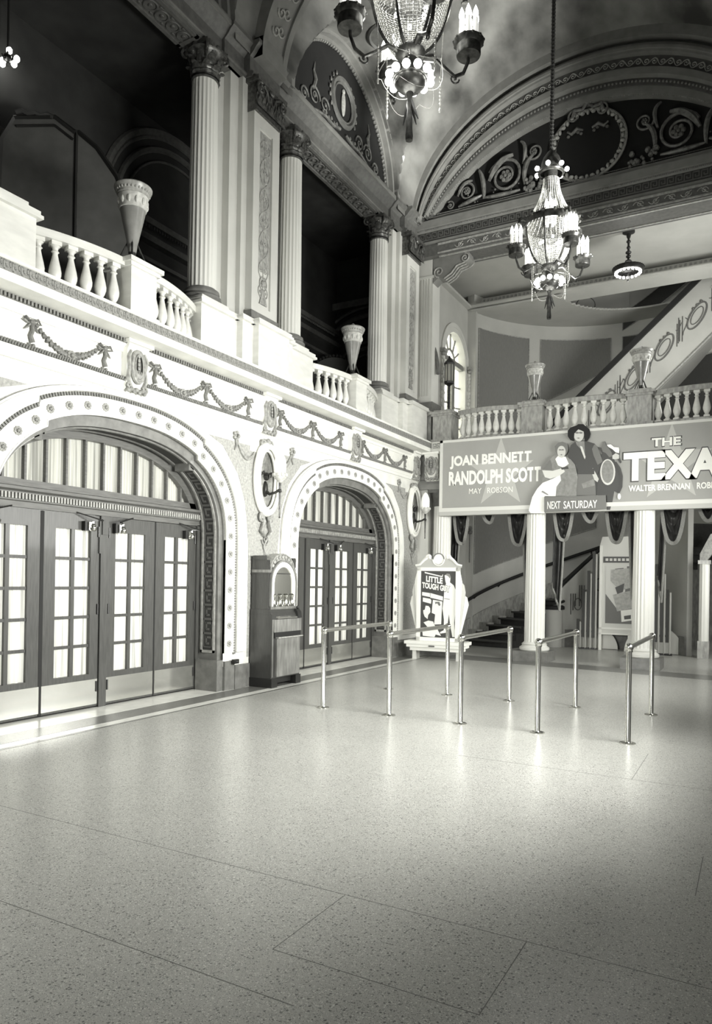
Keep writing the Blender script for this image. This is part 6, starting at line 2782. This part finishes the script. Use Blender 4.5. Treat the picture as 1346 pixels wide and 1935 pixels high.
# ------------------------------------------------------------------ guide rails
rail0 = None
for i, (x, lb) in enumerate(((-4.54, 'leftmost of the five polished chrome queue rails'),
                            (-3.66, 'polished chrome queue rail, second from the left, before the standee'),
                            (-2.80, 'middle one of the five polished chrome queue rails'),
                            (-1.96, 'polished chrome queue rail, second from the right, between the white columns'),
                            (-1.08, 'polished chrome queue rail farthest right, nearest the camera'))):
    if rail0 is None:
        t = thing('queue_rail', lb, 'rail', (x, 7.45, 0), group='chrome queue rails bolted to the floor')
        mb = MB()
        mb.lathe([(.075, 0), (.075, .008), (.06, .014), (.03, .016), (.0275, .02), (.0275, .90)], 20)
        p = mb.build('post', 'chrome', t)
        q = p.copy()
        COL.objects.link(q)
        q.parent = t
        q.location = (0, 1.77, 0)
        mb = MB()
        mb.ball((0, 0, .93), .042, 16, 10)
        mb.lathe([(.034, .885), (.036, .9), (.03, .905)], 16)
        p2 = mb.build('ball_joint', 'chrome', t)
        q = p2.copy()
        COL.objects.link(q)
        q.parent = t
        q.location = (0, 1.77, 0)
        mb = MB()
        mb.tube([(0, .03, .93), (0, 1.74, .93)], .026, 16)
        mb.build('top_bar', 'chrome', t)
        rail0 = t
    else:
        dup(rail0, (x, 7.45, 0), label=lb)

# ------------------------------------------------------------------ poster case and metal tubes by the stair wall
t = thing('poster_case', 'pale poster display case with a collage of pictures, half behind the right white column', 'poster case', (-2.72, 17.60, 0), radians(3))
mb = MB()
mb.box(-.50, .62, -.04, .06, .38, 2.42)
mb.prism([(-.50, 2.42), (.62, 2.42), (.45, 2.62), (-.45, 2.62)], 'y', -.04, .06)
mb.build('case_board', 'offwhite', t)
mb = MB()
for (a, b, c, d) in ((-.50, -.44, 0, 2.42), (.56, .62, .0, 2.42), (-.5, .62, .48, .52), (-.5, .62, .36, .39), (.14, .2, 0, .4)):
    mb.box(a, b, -.07, .08, c, d)
mb.build('case_frame', 'white', t)
mb = MB()
mb.box(-.42, .55, -.055, -.04, 2.02, 2.16)
hd = mb.build('header_strip', 'dkgrey', t)
text_obj('COMING SOON', 'offwhite', hd, -.36, .42, 2.05, 2.13, -.056, .003, .02) if False else None
mb = MB()
for k in range(9):
    mb.box(-.37 + k * .09, -.31 + k * .09, -.058, -.055, 2.06, 2.12)
mb.build('header_lettering', 'offwhite', hd)
mb = MB()
mb.box(-.36, .50, -.05, -.04, .62, 1.94)
col_ = mb.build('collage_panel', 'grey', t)
mb = MB()
mb.prism([(-.36, 1.94), (.1, 1.94), (.05, 1.1), (-.1, .95), (-.36, 1.3)], 'y', -.054, -.05)
mb.build('collage_ground', 'offwhite', col_)
for (m_, q) in (('paper', [(-.2, 1.28), (.25, 1.4), (.3, 1.0), (-.1, .9)]), ('white', [(-.02, .92), (.42, 1.0), (.45, .75), (.0, .66)]), ('paper', [(-.25, 1.86), (.2, 1.9), (.2, 1.45), (-.05, 1.38), (-.25, 1.6)]),
                ('white', [(.1, 1.5), (.36, 1.3), (.4, 1.42), (.2, 1.6)]), ('dkgrey', [(-.12, 1.75), (.12, 1.82), (.02, 1.9), (-.16, 1.88)]), ('dkgrey', [(-.15, 1.45), (.05, 1.55), (.02, 1.35), (-.1, 1.3)]),
                ('dkgrey', [(.05, .8), (.2, .83), (.2, .74), (.06, .72)])):
    mb = MB()
    mb.prism(q, 'y', -.062 - .002 * random.random(), -.054)
    mb.build('pasted_picture', m_, col_)
mb = MB()
for a, b in (((.62, 1.62), (.98, 1.32)), ((.98, 1.32), (.62, 1.02))):
    mb.tube([(a[0], -.02, a[1]), (b[0], -.02, b[1])], .035, 4)
mb.build('side_arrow', 'white', t)
mb = MB()
mb.prism([(.62, 1.58), (.93, 1.32), (.62, 1.06)], 'y', -.0, .01)
mb.build('arrow_field', 'grey', t)

def tubes(label, x, y, hs, d, rz=0.0):
    t = thing('organ_pipe_stand', label, 'stand', (x, y, 0), rz)
    for k, h in enumerate(hs):
        mb = MB()
        mb.tube([(k * d, 0, 0.02), (k * d, 0, h)], .022, 8)
        mb.ball((k * d, 0, h), .022, 8, 5)
        mb.build('pipe', 'star', t)
        mb = MB()
        mb.box(k * d - .085, k * d - .025, -.012, .03, .28 + .0 * k, h + .08)
        mb.build('slat', 'dkgrey', t)
    mb = MB()
    mb.box(-.12, d * (len(hs) - 1) + .05, -.02, .05, .0, .04)
    mb.box(-.06, d * (len(hs) - 1) + .02, .0, .02, .40, .44)
    mb.build('cross_bar', 'dark', t)
    return t


tubes('rising row of metal pipes with dark slats left of the poster case', -3.62, 17.45, (.62, 1.32, 1.75, 2.2), .115)
tubes('falling row of metal pipes right of the right white column', -1.99, 17.05, (2.2, 1.9, 1.75, 1.35), .115)
mb = MB()
mb.prism([(0.62 * cos(pi * k / 24), .62 * sin(pi * k / 24)) for k in range(25)], 'y', 0, .03)
o = mb.build('half_disc_board', 'offwhite')
o.location = (-2.0, 17.32, 0.01)
tag(o, 'pale half disc board on the floor behind the pipes right of the right white column', 'board')
mb = MB()
mb.prism([(0.48 * cos(pi * k / 24), .48 * sin(pi * k / 24)) for k in range(25)], 'y', 0, .03)
o = mb.build('half_disc_board', 'offwhite')
o.location = (-3.30, 17.72, 0.01)
tag(o, 'pale half disc board on the floor behind the pipes left of the poster case', 'board')

# framed doorway with a shaft at the right edge
t = thing('archway', 'pale fluted shaft of an arched niche at the far right edge under the swags', 'column', (-.98, 16.95, 0))
mb = MB()
mb.prism([(-.10, .0), (.0, .0), (.0, 2.0), (.25, 2.38), (.8, 2.5), (.8, 2.75), (.1, 2.62), (-.10, 2.2)], 'y', .1, .3)
mb.build('niche_surround', 'relief', t)
fluted_shaft(MB(), .10, .10, .35, 2.0, 10).build('shaft', 'fluted', t, 60)
mb = MB()
mb.box(-.11, .11, -.11, .11, 0, .36)
mb.box(-.12, .12, -.12, .12, 1.98, 2.06)
mb.build('shaft_base', 'marble_grey', t)

# ------------------------------------------------------------------ screens in the ambulatory
t = thing('folding_screen', 'tall grey folding screen with a faceted top in the dark ambulatory at upper left', 'screen', (-8.2, 6.0, 4.43), radians(40))
out = [(-.42, 0), (-.34, 1.2), (-.30, 2.6), (-.15, 2.89), (.34, 2.96), (.58, 2.80), (.62, 2.81), (.86, 2.63), (1.11, 2.29), (1.24, 1.95), (1.32, 1.2), (1.32, 0)]
mb = MB()
mb.prism([p for p in out if p[0] <= .59] + [(.58, 0)], 'y', 0, .03)
mb.build('screen_leaf', 'screen', t)
mb = MB()
mb.prism([p for p in out if p[0] >= .61] + [(.62, 0)], 'y', 0, .03)
mb.build('screen_leaf', 'screen', t)
mb = MB()
mb.tube([(x, -.01, z) for x, z in out[1:-1]], .03, 4)
mb.tube([(.60, -.01, 0), (.60, -.01, 2.80)], .02, 4)
mb.tube([(-.12, -.01, 2.78), (.34, -.01, 2.85), (.56, -.01, 2.7)], .018, 4)
mb.build('screen_border', 'dark', t)
mb = MB()
mb.tube([(-.13 + .075 * k, -.015, 2.95 + .03 * (k % 2)) for k in range(7)], .03, 5)
mb.build('crest', 'mezz', t)
t = thing('round_screen', 'rounded panel with a beaded edge dimly seen behind the farther urn on the mezzanine', 'screen', (-8.6, 13.2, 4.43), radians(55))
mb = MB()
mb.prism([(.0, 0)] + [(.75 - .75 * cos(pi * k / 20), 1.25 + .75 * sin(pi * k / 20)) for k in range(21)] + [(1.5, 0)], 'y', 0, .04)
mb.build('panel', 'screen', t)
mb = MB()
for k in range(30):
    a = pi * k / 29
    mb.ball((.75 - .78 * cos(a), -.02, 1.25 + .78 * sin(a)), .035, 6, 4)
mb.build('beaded_edge', 'mezz', t)

# clean up bookkeeping of setting empties
for o in bpy.data.objects:
    if o.get('kind') == 'structure':
        for key in ('label', 'category'):
            if key in o.keys():
                del o[key]
